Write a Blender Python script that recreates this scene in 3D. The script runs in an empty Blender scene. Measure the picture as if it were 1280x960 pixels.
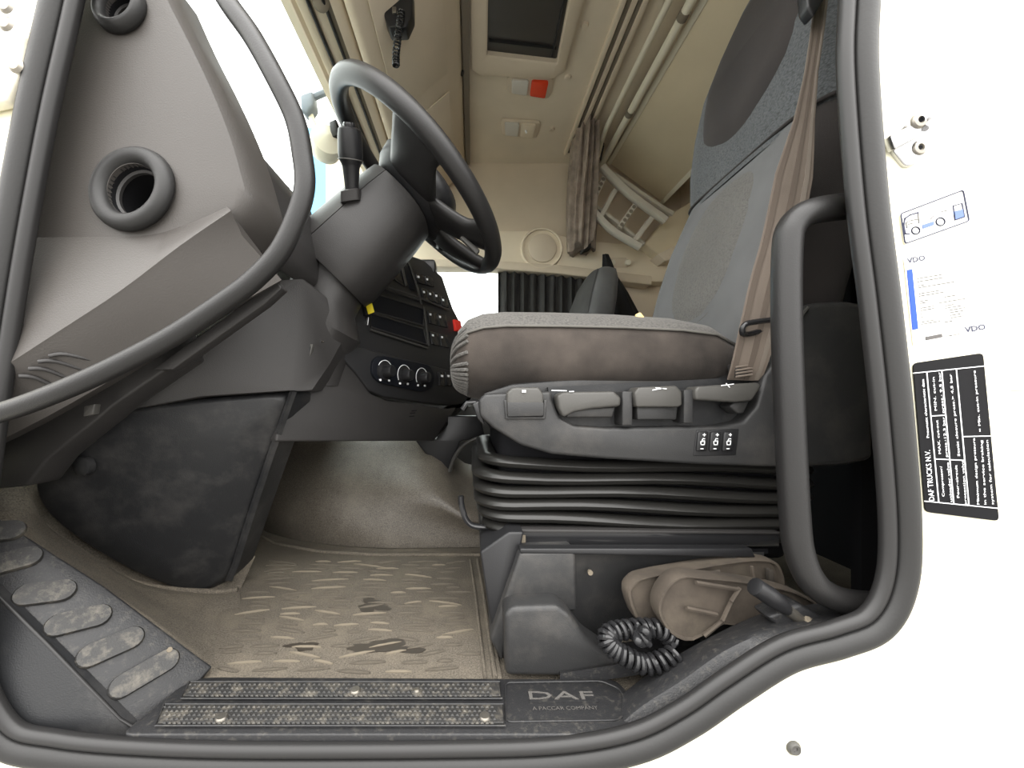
import bpy, bmesh, math, random
from mathutils import Vector, Matrix
random.seed(7)
# ------------------------------------------------------------------ camera, world, exposure
S = bpy.context.scene
COL = S.collection
EYE, F, CX, CY = 0.42, 480.0, 590.0, 500.0          # eye height above cab floor, focal length in px, principal point
cam_d = bpy.data.cameras.new('camera'); cam = bpy.data.objects.new('camera', cam_d); COL.objects.link(cam)
cam.location = (0, 0, EYE); cam.rotation_euler = (math.pi/2, 0, 0)
cam_d.sensor_width = 36; cam_d.lens = F/1280*36
cam_d.shift_x = (640-CX)/1280; cam_d.shift_y = (CY-480)/1280
cam_d.clip_start = 0.02; cam_d.clip_end = 200
S.camera = cam
w = bpy.data.worlds.new('overcast_sky'); S.world = w; w.use_nodes = True
w.node_tree.nodes['Background'].inputs[0].default_value = (1.0, 0.985, 0.96, 1)
w.node_tree.nodes['Background'].inputs[1].default_value = 1.0
# standard overcast sky: horizon a third as bright as the zenith
_wt = w.node_tree; _tc = _wt.nodes.new('ShaderNodeTexCoord'); _sx = _wt.nodes.new('ShaderNodeSeparateXYZ'); _mr = _wt.nodes.new('ShaderNodeMapRange')
_wt.links.new(_tc.outputs['Generated'], _sx.inputs[0]); _wt.links.new(_sx.outputs[2], _mr.inputs[0])
_mr.inputs[1].default_value = 0; _mr.inputs[2].default_value = 1; _mr.inputs[3].default_value = .40; _mr.inputs[4].default_value = 1.2
_wt.links.new(_mr.outputs[0], _wt.nodes['Background'].inputs[1])
S.view_settings.view_transform = 'Standard'; S.view_settings.look = 'None'
S.view_settings.gamma = 1; S.view_settings.use_curve_mapping = False
S.view_settings.exposure = 3.0
S.cycles.max_bounces = 10; S.cycles.diffuse_bounces = 6

# ------------------------------------------------------------------ helpers
V = Vector
EP = V((0, 0, EYE))
def P(px, py, d): return V(((px-CX)/F*d, d, EYE+(CY-py)/F*d))
def RP(px, py, p0, n):
    r = V(((px-CX)/F, 1, (CY-py)/F)); return EP + r*((V(p0)-EP).dot(n)/r.dot(n))
def RZ(px, py, z): return RP(px, py, V((0, 0, z)), V((0, 0, 1)))
def plane(a, b, c):
    n = (b-a).cross(c-a).normalized(); return a, n

MATS = {}
def mat(name, col, rough=0.55, var=0.0, vscale=6, bump=0.0, bscale=400, dust=None, damt=0.5, dscale=9, dthr=.48, metal=0.0, spec=0.35, sheen=0.0, alpha=None):
    m = bpy.data.materials.new(name); m.use_nodes = True; nt = m.node_tree; b = nt.nodes['Principled BSDF']
    b.inputs['Roughness'].default_value = rough; b.inputs['Metallic'].default_value = metal
    b.inputs['Specular IOR Level'].default_value = spec
    if sheen:
        b.inputs['Sheen Weight'].default_value = sheen; b.inputs['Sheen Roughness'].default_value = 0.4
        b.inputs['Sheen Tint'].default_value = (*[min(1, c*2.5+.25) for c in col], 1)
    tc = nt.nodes.new('ShaderNodeTexCoord'); co = tc.outputs['Object']
    c = nt.nodes.new('ShaderNodeRGB'); c.outputs[0].default_value = (*col, 1); out = c.outputs[0]
    if var:
        n = nt.nodes.new('ShaderNodeTexNoise'); n.inputs['Scale'].default_value = vscale; n.inputs['Detail'].default_value = 5
        nt.links.new(co, n.inputs['Vector'])
        r = nt.nodes.new('ShaderNodeMapRange'); r.inputs[1].default_value = .3; r.inputs[2].default_value = .7
        r.inputs[3].default_value = 1-var; r.inputs[4].default_value = 1+var; nt.links.new(n.outputs[0], r.inputs[0])
        mx = nt.nodes.new('ShaderNodeMix'); mx.data_type = 'RGBA'; mx.blend_type = 'MULTIPLY'; mx.inputs[0].default_value = 1
        nt.links.new(out, mx.inputs[6]); nt.links.new(r.outputs[0], mx.inputs[7]); out = mx.outputs[2]
    if dust:
        n = nt.nodes.new('ShaderNodeTexNoise'); n.inputs['Scale'].default_value = dscale; n.inputs['Detail'].default_value = 9; n.inputs['Roughness'].default_value = .7
        nt.links.new(co, n.inputs['Vector'])
        r = nt.nodes.new('ShaderNodeMapRange'); r.inputs[1].default_value = dthr; r.inputs[2].default_value = dthr+.20
        r.inputs[3].default_value = 0; r.inputs[4].default_value = damt; nt.links.new(n.outputs[0], r.inputs[0])
        mx = nt.nodes.new('ShaderNodeMix'); mx.data_type = 'RGBA'; nt.links.new(r.outputs[0], mx.inputs[0])
        nt.links.new(out, mx.inputs[6]); mx.inputs[7].default_value = (*dust, 1); out = mx.outputs[2]
    nt.links.new(out, b.inputs['Base Color'])
    if bump:
        n = nt.nodes.new('ShaderNodeTexNoise'); n.inputs['Scale'].default_value = bscale; n.inputs['Detail'].default_value = 2
        nt.links.new(co, n.inputs['Vector'])
        bp = nt.nodes.new('ShaderNodeBump'); bp.inputs['Strength'].default_value = bump; bp.inputs['Distance'].default_value = .001
        nt.links.new(n.outputs[0], bp.inputs['Height']); nt.links.new(bp.outputs[0], b.inputs['Normal'])
    MATS[name] = m; return m
def weave(name, c1, c2, scale, rough=.85, rot=0.6):
    m = mat(name, c1, rough, var=.12, vscale=5, sheen=.25); nt = m.node_tree; b = nt.nodes['Principled BSDF']
    src = b.inputs['Base Color'].links[0].from_socket
    tc = [n for n in nt.nodes if n.type == 'TEX_COORD'][0]
    wv = nt.nodes.new('ShaderNodeTexVoronoi'); wv.inputs['Scale'].default_value = scale
    mp = nt.nodes.new('ShaderNodeMapping'); mp.inputs['Rotation'].default_value = (0, rot, .3); mp.inputs['Scale'].default_value = (1, 1, 1.6)
    nt.links.new(tc.outputs['Object'], mp.inputs[0]); nt.links.new(mp.outputs[0], wv.inputs['Vector'])
    mx = nt.nodes.new('ShaderNodeMix'); mx.data_type = 'RGBA'; nt.links.new(wv.outputs['Distance'], mx.inputs[0])
    nt.links.new(src, mx.inputs[6]); mx.inputs[7].default_value = (*c2, 1); nt.links.new(mx.outputs[2], b.inputs['Base Color'])
    bp = nt.nodes.new('ShaderNodeBump'); bp.inputs['Strength'].default_value = .5; bp.inputs['Distance'].default_value = .0015; bp.invert = True
    nt.links.new(wv.outputs['Distance'], bp.inputs['Height']); nt.links.new(bp.outputs[0], b.inputs['Normal'])
    return m

def link(o, parent=None):
    COL.objects.link(o)
    if parent:
        o.parent = parent; bpy.context.view_layer.update()
        o.matrix_parent_inverse = parent.matrix_world.inverted()
    return o
def thing(name, label, cat, loc=(0, 0, 0), group=None):
    o = bpy.data.objects.new(name, None); o.location = loc; o.empty_display_size = .05
    COL.objects.link(o); bpy.context.view_layer.update(); return tag(o, label, cat, group)
def tag(o, label, cat, group=None):
    o['label'] = label; o['category'] = cat
    if group: o['group'] = group
    return o
def struct(o): o['kind'] = 'structure'; return o
def finish(name, bm, m, parent=None, smooth=True, ang=45):
    bmesh.ops.recalc_face_normals(bm, faces=bm.faces)
    me = bpy.data.meshes.new(name); bm.to_mesh(me); bm.free()
    me.materials.append(m if not isinstance(m, str) else MATS[m])
    if smooth:
        me.shade_smooth(); me.set_sharp_from_angle(angle=math.radians(ang))
    return link(bpy.data.objects.new(name, me), parent)
def crom(pts, n, closed=False):
    pts = [V(p) for p in pts]; L = len(pts); out = []
    segs = L if closed else L-1
    for i in range(segs):
        p0, p1, p2, p3 = [pts[k % L] if closed else pts[max(0, min(L-1, k))] for k in (i-1, i, i+1, i+2)]
        for j in range(n):
            t = j/n
            out.append(.5*((2*p1)+(p2-p0)*t+(2*p0-5*p1+4*p2-p3)*t*t+(3*p1-p0-3*p2+p3)*t**3))
    if not closed: out.append(pts[-1])
    return out
def add_loft(bm, rings, closed_path=False, caps=True, closed_ring=True):
    vs = [[bm.verts.new(p) for p in r] for r in rings]; n = len(vs[0])
    for i in range(len(vs) if closed_path else len(vs)-1):
        a, b = vs[i], vs[(i+1) % len(vs)]
        for j in range(n if closed_ring else n-1):
            try: bm.faces.new((a[j], a[(j+1) % n], b[(j+1) % n], b[j]))
            except ValueError: pass
    if caps and not closed_path and closed_ring:
        for r in (vs[0], vs[-1]):
            try: bm.faces.new(r)
            except ValueError: pass
    return vs
def add_tube(bm, path, r, closed=False, segs=10, ref=None, r2=None, prof=None):
    rings = []; L = len(path); nrm = None
    for i, p in enumerate(path):
        if closed: t = (path[(i+1) % L]-path[i-1]).normalized()
        else: t = (path[min(L-1, i+1)]-path[max(0, i-1)]).normalized()
        if ref is not None: b = (V(ref)-t*V(ref).dot(t)).normalized(); nn = t.cross(b)
        else:
            if nrm is None: nrm = t.orthogonal().normalized()
            nrm = (nrm-t*nrm.dot(t)).normalized(); nn = nrm; b = t.cross(nn)
        ra = r(i/(L-1)) if callable(r) else r; rb = r2 if r2 else ra
        if prof: rings.append([p+nn*x+b*y for x, y in prof])
        else: rings.append([p+nn*(math.cos(a)*ra)+b*(math.sin(a)*rb) for a in [2*math.pi*k/segs for k in range(segs)]])
    return add_loft(bm, rings, closed)
def tube(name, path, r, m, parent=None, **k):
    bm = bmesh.new(); add_tube(bm, path, r, **k); return finish(name, bm, m, parent)
def loft(name, rings, m, parent=None, ang=50, **k):
    bm = bmesh.new(); add_loft(bm, rings, **k); return finish(name, bm, m, parent, ang=ang)
def add_slab(bm, poly, ext, bevel=0.0, seg=2):
    b2 = bmesh.new()
    f = b2.faces.new([b2.verts.new(p) for p in poly])
    r = bmesh.ops.extrude_face_region(b2, geom=[f])
    bmesh.ops.translate(b2, verts=[v for v in r['geom'] if isinstance(v, bmesh.types.BMVert)], vec=V(ext))
    bmesh.ops.recalc_face_normals(b2, faces=b2.faces)
    if bevel: bmesh.ops.bevel(b2, geom=list(b2.edges), offset=bevel, segments=seg, affect='EDGES', profile=.5, clamp_overlap=True)
    me = bpy.data.meshes.new('t'); b2.to_mesh(me); b2.free(); bm.from_mesh(me); bpy.data.meshes.remove(me)
def slab(name, poly, ext, m, parent=None, bevel=0.0, seg=2):
    bm = bmesh.new(); add_slab(bm, poly, ext, bevel, seg); return finish(name, bm, m, parent)
def pslab(name, pxs, d, th, m, parent=None, bevel=0.0, seg=2):
    """polygon seen at distance d (or per-point), extruded th further in"""
    poly = [P(q[0], q[1], q[2] if len(q) > 2 else d) for q in pxs]
    return slab(name, poly, (0, th, 0), m, parent, bevel, seg)
def box(name, c, s, m, parent=None, bevel=0.003, rot=None, seg=2):
    bm = bmesh.new(); bmesh.ops.create_cube(bm, size=1)
    bmesh.ops.scale(bm, vec=V(s), verts=bm.verts)
    if bevel: bmesh.ops.bevel(bm, geom=list(bm.edges), offset=bevel, segments=seg, affect='EDGES', profile=.5, clamp_overlap=True)
    M = Matrix.Translation(V(c)) @ (rot.to_4x4() if rot else Matrix())
    bmesh.ops.transform(bm, matrix=M, verts=bm.verts)
    return finish(name, bm, m, parent)
def basis(x, z):
    x = V(x).normalized(); z = V(z); z = (z-x*z.dot(x)).normalized(); y = z.cross(x)
    return Matrix((x, y, z)).transposed()
def lathe(name, prof, o, axis, m, parent=None, segs=28, closed=False, ang=40, caps=True):
    """prof: (radius, height) pairs along axis"""
    a = V(axis).normalized(); e = a.orthogonal().normalized(); g = a.cross(e)
    rings = [[V(o)+a*h+(e*math.cos(t)+g*math.sin(t))*max(r, 1e-4) for t in [2*math.pi*k/segs for k in range(segs)]] for r, h in prof]
    return loft(name, rings, m, parent, ang=ang, closed_path=closed, caps=caps)
def sring(c, ex, ey, a, b, n=32, p=3.0, y0=None, t0=0, t1=2*math.pi, open_=False):
    out = []
    for k in range(n):
        t = t0+(t1-t0)*k/((n-1) if open_ else n)
        cs, sn = math.cos(t), math.sin(t)
        out.append(V(c)+V(ex)*(a*math.copysign(abs(cs)**(2/p), cs))+V(ey)*(b*math.copysign(abs(sn)**(2/p), sn)))
    return out
def rrect(w, h, r, n=4):
    out = []
    for cx, cy, a0 in ((w/2-r, h/2-r, 0), (-w/2+r, h/2-r, 90), (-w/2+r, -h/2+r, 180), (w/2-r, -h/2+r, 270)):
        for k in range(n+1):
            a = math.radians(a0+90*k/n); out.append((cx+r*math.cos(a), cy+r*math.sin(a)))
    return out
def rpoly(pts, r, n=4):
    """round the corners of a 3D polygon"""
    out = []; L = len(pts)
    for i in range(L):
        a, b, c = pts[i-1], pts[i], pts[(i+1) % L]
        d1, d2 = (a-b), (c-b); rr = min(r, d1.length*.48, d2.length*.48)
        q0, q1 = b+d1.normalized()*rr, b+d2.normalized()*rr
        for k in range(n+1):
            t = k/n; out.append(q0*(1-t)**2+b*2*t*(1-t)+q1*t*t)
    return out
def ppoly(pxs, d): return [P(q[0], q[1], q[2] if len(q) > 2 else d) for q in pxs]
def text(name, s, p0, p1, h, up, m, parent, depth=.0004, bold=0.0):
    """lettering from p0 to p1 (baseline), cap height h, 'up' = direction of letter tops"""
    cu = bpy.data.curves.new('t', 'FONT'); cu.body = s; cu.size = 1; cu.resolution_u = 2; cu.extrude = .0; cu.offset = bold
    ob = bpy.data.objects.new('t', cu); COL.objects.link(ob); bpy.context.view_layer.update()
    me = bpy.data.meshes.new_from_object(ob.evaluated_get(bpy.context.evaluated_depsgraph_get()))
    bpy.data.objects.remove(ob); bpy.data.curves.remove(cu)
    xs = [v.co.x for v in me.vertices]; x0, x1 = min(xs), max(xs)
    x = (p1-p0); W = x.length; x = x.normalized(); u = V(up); u = (u-x*u.dot(x)).normalized(); nn = x.cross(u)
    for v in me.vertices:
        q = v.co.copy(); v.co = p0 + x*((q.x-x0)/(x1-x0)*W) + u*(q.y/.72*h) + nn*depth
    me.materials.clear(); me.materials.append(MATS[m]); me.name = name
    return link(bpy.data.objects.new(name, me), parent)
def strokes(name, lines, d, wpx, m, parent, dz=0.0):
    """flat printed strokes, one mesh; lines = lists of px points at distance d"""
    bm = bmesh.new()
    for ln in lines:
        pts = [P(q[0], q[1], d) for q in ln]; hw = wpx/F*d/2
        for a, b in zip(pts[:-1], pts[1:]):
            t = (b-a).normalized(); s = V((-t.z, 0, t.x))*hw; e = t*hw*.8
            bm.faces.new([bm.verts.new(q) for q in (a-s-e, b-s+e, b+s+e, a+s-e)])
    r = bmesh.ops.extrude_face_region(bm, geom=list(bm.faces))
    bmesh.ops.translate(bm, verts=[v for v in r['geom'] if isinstance(v, bmesh.types.BMVert)], vec=V((0, .0006, 0)))
    return finish(name, bm, m, parent, smooth=False)

# ------------------------------------------------------------------ materials
mat('cream_paint', (.80, .77, .60), .3, var=.03, vscale=3)
mat('rubber', (.014, .0137, .0135), .5, bump=.15, bscale=300)
mat('rubber_lip', (.017, .0165, .0165), .42)
mat('handle_black', (.0125, .012, .012), .42, bump=.25, bscale=700, var=.1)
mat('dash_grey', (.056, .051, .047), .5, bump=.35, bscale=500, var=.05)
mat('dash_dark', (.028, .0265, .026), .45, bump=.3, bscale=600, var=.06)
mat('charcoal', (.0155, .016, .0172), .42, bump=.3, bscale=600, dust=(.10, .095, .09), damt=.25, dscale=12)
mat('black_plastic', (.012, .012, .013), .4, bump=.2, bscale=600)
mat('black_dusty', (.016, .016, .017), .45, bump=.4, bscale=500, dust=(.10, .092, .078), damt=.45, dscale=110, dthr=.53)
mat('strip_dusty', (.022, .0215, .021), .5, bump=.4, bscale=500, dust=(.14, .125, .10), damt=.6, dscale=60)
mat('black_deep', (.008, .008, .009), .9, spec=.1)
mat('console_black', (.018, .018, .019), .45)
mat('slot_black', (.006, .007, .01), .5, spec=.2)
mat('frame_grey', (.05, .049, .047), .4)
mat('gloss_black', (.015, .015, .016), .15)
mat('seat_plastic', (.0225, .0225, .0228), .42, bump=.3, bscale=600, dust=(.10, .09, .08), damt=.22, dscale=14)
mat('lever_plastic', (.052, .050, .046), .4, bump=.2, bscale=600)
mat('bellows', (.014, .0135, .0125), .3, var=.15, vscale=6)
mat('velour', (.036, .0295, .025), .9, var=.55, vscale=13, bump=.5, bscale=900, sheen=.35)
mat('velour_dark', (.022, .0185, .0175), .9, var=.3, vscale=6, bump=.5, bscale=900, sheen=.25)
weave('fabric_grey', (.095, .100, .104), (.028, .030, .032), 230)
weave('fabric_light', (.115, .109, .10), (.05, .048, .046), 240)
mat('fabric_plain', (.09, .09, .091), .9, var=.15, vscale=8, bump=.4, bscale=700, sheen=.2)
mat('seam', (.11, .105, .095), .9)
mat('emboss', (.085, .08, .075), .5)
mat('foam', (.75, .55, .25), .9, var=.3, vscale=90)
mat('belt', (.135, .11, .09), .7, var=.12, vscale=12, bump=.3, bscale=900)
mat('belt_dark', (.095, .075, .06), .75, bump=.3, bscale=900)
mat('belt_pale', (.17, .145, .12), .75, bump=.3, bscale=900)
mat('carpet', (.092, .079, .062), .9, var=.5, vscale=420, bump=.9, bscale=500, dust=(.16, .135, .10), damt=.55, dscale=9)
mat('carpet_tunnel', (.095, .083, .068), .38, var=.5, vscale=420, bump=.7, bscale=450, dust=(.25, .22, .18), damt=.3, dscale=5)
mat('beige', (.66, .57, .45), .6, bump=.25, bscale=300, var=.04)
mat('beige_light', (.74, .65, .51), .55, bump=.2, bscale=300, var=.04)
mat('beige_dark', (.22, .19, .15), .7)
mat('ceiling_cloth', (.68, .60, .48), .9, bump=.5, bscale=350, var=.07, vscale=4)
mat('bunk_board', (.68, .59, .43), .65, var=.04, vscale=5)
mat('alu', (.62, .60, .54), .32, metal=.75)
mat('trim_cream', (.80, .76, .63), .45)
mat('ladder', (.60, .57, .50), .5, var=.06)
mat('curtain_beige', (.28, .23, .19), .95, var=.35, vscale=18, sheen=.2)
mat('curtain_dark', (.045, .044, .043), .95, var=.2, vscale=10)
mat('jacket', (.012, .012, .013), .85)
mat('steel', (.55, .55, .56), .25, metal=1.0, var=.1, vscale=40)
mat('steel_dull', (.24, .225, .20), .42, metal=.9, dust=(.4, .36, .28), damt=.5, dscale=60)
mat('dirt_brown', (.05, .04, .031), .85, var=.3, vscale=20, bump=.5, bscale=120, dust=(.085, .07, .052), damt=.6, dscale=16)
mat('dirt_brown_dark', (.03, .025, .02), .9, var=.3, vscale=25)
mat('red', (.62, .03, .02), .35)
mat('red_lens', (.75, .06, .02), .2)
mat('clear_lens', (.62, .60, .55), .15)
mat('yellow', (.85, .68, .03), .5)
mat('white_print', (.85, .86, .88), .6)
mat('grey_print', (.075, .07, .068), .6)
mat('blue_print', (.004, .05, .42), .5)
mat('navy_print', (.015, .018, .05), .5)
mat('pale_blue_print', (.09, .14, .30), .5)
mat('label_white', (.84, .83, .78), .4)
mat('plate_black', (.004, .004, .005), .6, spec=.12)
mat('wet', (.035, .029, .023), .35)
mat('light_dirt', (.145, .123, .092), .95)
mat('orange_cloth', (.35, .13, .06), .9)
mat('blue_grey', (.16, .19, .23), .5)
mat('hatch_glass', (.06, .055, .05), .35)
mat('outside_blue', (.16, .42, .62), .6)
mat('concrete', (.20, .195, .185), .9, var=.1, vscale=1.5)
g = bpy.data.materials.new('glass'); g.use_nodes = True; nt = g.node_tree; nt.nodes.clear()
_o = nt.nodes.new('ShaderNodeOutputMaterial'); _t = nt.nodes.new('ShaderNodeBsdfTransparent'); _g = nt.nodes.new('ShaderNodeBsdfGlossy')
_m = nt.nodes.new('ShaderNodeMixShader'); _g.inputs['Roughness'].default_value = .02
_t.inputs[0].default_value = (.93, .97, .96, 1); _m.inputs[0].default_value = .05
nt.links.new(_t.outputs[0], _m.inputs[1]); nt.links.new(_g.outputs[0], _m.inputs[2]); nt.links.new(_m.outputs[0], _o.inputs[0])
MATS['glass'] = g

# ------------------------------------------------------------------ the setting
CEIL, FAR, REAR = 1.96, 2.50, 1.36
struct(box('ground', (0, 0, -1.45), (60, 60, .04), 'concrete', bevel=0))
struct(box('floor', (.23, 1.515, -.025), (2.26, 2.0, .05), 'carpet', bevel=0))

# door opening outline, traced in the plane of the cab side (D = 0.46 m from the eye)
DP = .462
SEAL_PX = [(150, -800), (125, -400), (98, -130), (72, 0), (43, 130), (20, 250), (-2, 380), (-28, 560), (-48, 720), (-42, 840), (0, 922), (70, 943), (180, 953), (320, 957),
           (560, 956), (700, 951), (795, 934), (860, 903), (920, 862), (985, 822), (1050, 803), (1098, 782), (1124, 735), (1130, 660), (1120, 520), (1105, 380), (1089, 250),
           (1077, 90), (1079, 0), (1085, -130), (1075, -400), (1040, -800)]
SEAL = crom([P(x, y, DP) for x, y in SEAL_PX], 8, closed=True)
def inset(path, off, dd=0):
    out = []; L = len(path); c = sum(path, V())/L
    for i, p in enumerate(path):
        t = (path[(i+1) % L]-path[i-1]).normalized(); n = V((-t.z, 0, t.x))
        out.append(p+n*off+V((0, dd, 0)))
    return out
# orientation: positive offset must point into the opening
_t = inset(SEAL, .01); _c = V((.02, DP, .7))
INW = 1 if sum((a-_c).length for a in _t) < sum((a-_c).length for a in SEAL) else -1
bm = bmesh.new()
inner = [bm.verts.new(p+V((0, .006, 0))) for p in SEAL]
rect = [V((-1.5, DP+.006, -.75)), V((1.5, DP+.006, -.75)), V((1.5, DP+.006, 2.1)), V((-1.5, DP+.006, 2.1))]
outer = [bm.verts.new(p) for p in rect]
es = [bm.edges.new((inner[i], inner[(i+1) % len(inner)])) for i in range(len(inner))]+[bm.edges.new((outer[i], outer[(i+1) % 4])) for i in range(4)]
bmesh.ops.triangle_fill(bm, edges=es, use_beauty=True)
for f in [f for f in bm.faces if all(v in inner for v in f.verts) and abs((f.calc_center_median()-_c).x) < .45 and False]: pass
r = bmesh.ops.extrude_face_region(bm, geom=list(bm.faces))
bmesh.ops.translate(bm, verts=[v for v in r['geom'] if isinstance(v, bmesh.types.BMVert)], vec=V((0, .004, 0)))
struct(finish('wall_left', bm, 'cream_paint', smooth=False))
# rubber door seal: flat outer band plus round inner bulb
ds = thing('door_seal', 'black rubber weatherstrip running around the cream door opening', 'door seal', (0, DP, 0))
bm = bmesh.new(); add_tube(bm, inset(SEAL, -.004*INW, -.001), .0135, closed=True, ref=(0, 1, 0), r2=.010, segs=14); finish('outer_band', bm, 'rubber', ds)
bm = bmesh.new(); add_tube(bm, inset(SEAL, .0165*INW, .003), .0085, closed=True, segs=12); finish('inner_bulb', bm, 'rubber_lip', ds)

# interior shell
struct(box('ceiling', (.68, 1.5, CEIL+.02), (1.42, 2.06, .04), 'ceiling_cloth', bevel=0))
struct(box('wall_rear', (REAR+.02, 1.5, .95), (.04, 2.06, 2.1), 'beige', bevel=0))
# far side wall with passenger window opening
wx0, wx1, wz0, wz1 = -.42, .80, .72, 1.27
struct(box('wall_right', ((-.95+1.36)/2, FAR+.03, (wz1+2.0)/2), (2.31, .06, 2.0-wz1), 'beige', bevel=0))
wr = bpy.data.objects['wall_right']
def subpart(name, c, s, m, parent): return box(name, c, s, m, parent, bevel=0)
subpart('lower_panel', (.205, FAR+.03, wz0/2-.02), (2.31, .06, wz0+.04), 'dash_dark', wr)
subpart('rear_panel', ((wx1+1.36)/2, FAR+.03, (wz0+wz1)/2), (1.36-wx1, .06, wz1-wz0), 'beige', wr)
subpart('front_panel', ((-.95+wx0)/2, FAR+.03, (wz0+wz1)/2), (wx0+.95, .06, wz1-wz0), 'dash_dark', wr)
o = struct(box('window_2', ((wx0+wx1)/2, FAR+.03, (wz0+wz1)/2), (wx1-wx0, .005, wz1-wz0), 'glass', bevel=0))
# windscreen, raked
T0, B0 = V((-.545, 0, EYE+1.21)), V((-.80, 0, EYE+.28))
wn = (T0-B0).normalized(); wnorm = V((-wn.z, 0, wn.x))
o = struct(slab('window_1', [V((B0.x, .52, B0.z)), V((B0.x, 2.46, B0.z)), V((T0.x, 2.46, T0.z)), V((T0.x, .52, T0.z))], wnorm*.006, 'glass'))
# front bulkhead below the windscreen, and roof header above
struct(slab('wall_front', [V((B0.x-.02, .50, -.05)), V((B0.x-.02, 2.5, -.05)), V((B0.x-.02, 2.5, B0.z)), V((B0.x-.02, .50, B0.z))], (-.04, 0, 0), 'black_plastic'))
hd = struct(slab('trim_1', [V((-.58, .50, EYE+1.21)), V((-.545, .50, EYE+1.20)), V((-.50, .50, EYE+1.235)), V((-.02, .50, CEIL+.02)), V((-.02, .50, CEIL+.06)), V((-.60, .50, CEIL+.06))], (0, 2.0, 0), 'beige'))
for x0, z0, x1, z1, m_ in ((-.53, 1.195, -.50, 1.20, 'beige_light'), (-.485, 1.195, -.45, 1.205, 'beige_light'), (-.425, 1.185, -.395, 1.20, 'beige')):
    slab('header_strip', [V((x0, .52, EYE+z0)), V((x1, .52, EYE+z1)), V((x1+.01, .52, EYE+z1+.06)), V((x0, .52, EYE+z0+.06))], (0, 1.94, 0), m_, hd, .005)
slab('header_groove', [V((-.50, .52, EYE+1.215)), V((-.43, .52, EYE+1.215)), V((-.43, .52, EYE+1.25)), V((-.50, .52, EYE+1.25))], (0, 1.94, 0), 'beige_dark', hd)
for i, (bx_, by_) in enumerate(((-.49, 1.19), (-.445, 1.195))):
    tube('header_bead', [V((bx_, .52, EYE+by_)), V((bx_, 2.46, EYE+by_))], .006, 'black_plastic', hd, segs=8)

# ------------------------------------------------------------------ front of the doorway: handle, dash end, hinge
hp = crom([P(x, y, d) for x, y, d in ((235, -90, .46), (262, -35, .45), (287, 6, .44), (316, 47, .435), (347, 103, .43), (369, 150, .43), (378, 194, .43), (381, 231, .43), (372, 268, .43), (350, 314, .43),
      (318, 349, .43), (281, 377, .43), (219, 418, .43), (156, 452, .43), (94, 481, .43), (31, 506, .435), (-25, 524, .44), (-75, 545, .455))], 6)
o = tube('curved_grab_handle', hp, .0112, 'handle_black', segs=14)
tag(o, 'black tubular handle curving down across the grey dash end', 'grab handle')

de = thing('dash_end_cover', 'grey plastic dashboard end cover with round rubber air duct openings', 'dash panel', P(150, 300, .5))
# main face, its rear edge rolling away into the cab
edge = [(185, -60), (212, 0), (240, 55), (266, 110), (288, 165), (303, 215), (308, 240), (300, 262), (280, 285), (250, 330)]
edge = [(v.x, v.z) for v in crom([V((x, 0, y)) for x, y in edge], 3)]
rings = []
for k, (ex, ey) in enumerate(edge):
    a = P(ex, ey, .50); lx = 95-62*(ey+60)/360
    l = P(lx-15, ey+ (6 if k < 20 else 40), .50)
    row = [l, l.lerp(a, .5), a-V((.014, 0, 0)), a+V((-.004, .003, 0)), a+V((.003, .012, -.001)), a+V((.007, .03, -.004)), a+V((.010, .075, -.006))]
    rings.append(row)
bm = bmesh.new(); add_loft(bm, rings, closed_ring=False, caps=False)
# solid back so that it has depth
r = bmesh.ops.extrude_face_region(bm, geom=list(bm.faces)); bmesh.ops.translate(bm, verts=[v for v in r['geom'] if isinstance(v, bmesh.types.BMVert)], vec=V((-.012, .03, 0)))
face = finish('face', bm, 'dash_grey', de, ang=35)
pslab('side_return', [(308, 170), (322, 200), (333, 265), (331, 300), (318, 318), (300, 300), (300, 180)], .56, .20, 'dash_dark', de, .008)
pslab('end_filler', [(-120, -60), (100, -60), (60, 330), (-120, 560)], .512, .02, 'dash_grey', de)
def grommet(cx, cy, rx, d):
    c = P(cx, cy, d); r = rx/F*d
    ax_ = V((.08, 1, -.10))
    cut = lathe('cutter', [(.0005, -.03), (r*.60, -.03), (r*.60, .12), (.0005, .12)], c, ax_, 'black_deep', segs=36)
    md = face.modifiers.new('hole', 'BOOLEAN'); md.operation = 'DIFFERENCE'; md.object = cut; md.solver = 'EXACT'
    bpy.context.view_layer.update()
    me = bpy.data.meshes.new_from_object(face.evaluated_get(bpy.context.evaluated_depsgraph_get()))
    me.set_sharp_from_angle(angle=math.radians(35)); face.modifiers.clear(); face.data = me; bpy.data.objects.remove(cut)
    ring = lathe('duct_ring', [(r*.60, .006), (r*.60, .0), (r*.635, -.005), (r*.70, -.009), (r*.80, -.0108), (r*.90, -.009), (r*.97, -.005), (r, .0), (r*.99, .004)], c, ax_, 'rubber', de, segs=40, closed=True, ang=80)
    lathe('duct_throat', [(r*.60, .004), (r*.58, .02), (r*.57, .10), (.0005, .101)], c, ax_, 'black_deep', ring, segs=32, caps=False)
    lathe('duct_insert', [(r*.61, .0), (r*.60, .010), (r*.54, .012), (r*.54, .016), (r*.585, .017)], c, ax_, 'dash_dark', ring, segs=32, closed=True)
grommet(165, 236, 55, .498)
grommet(150, 10, 33, .498)
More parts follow.
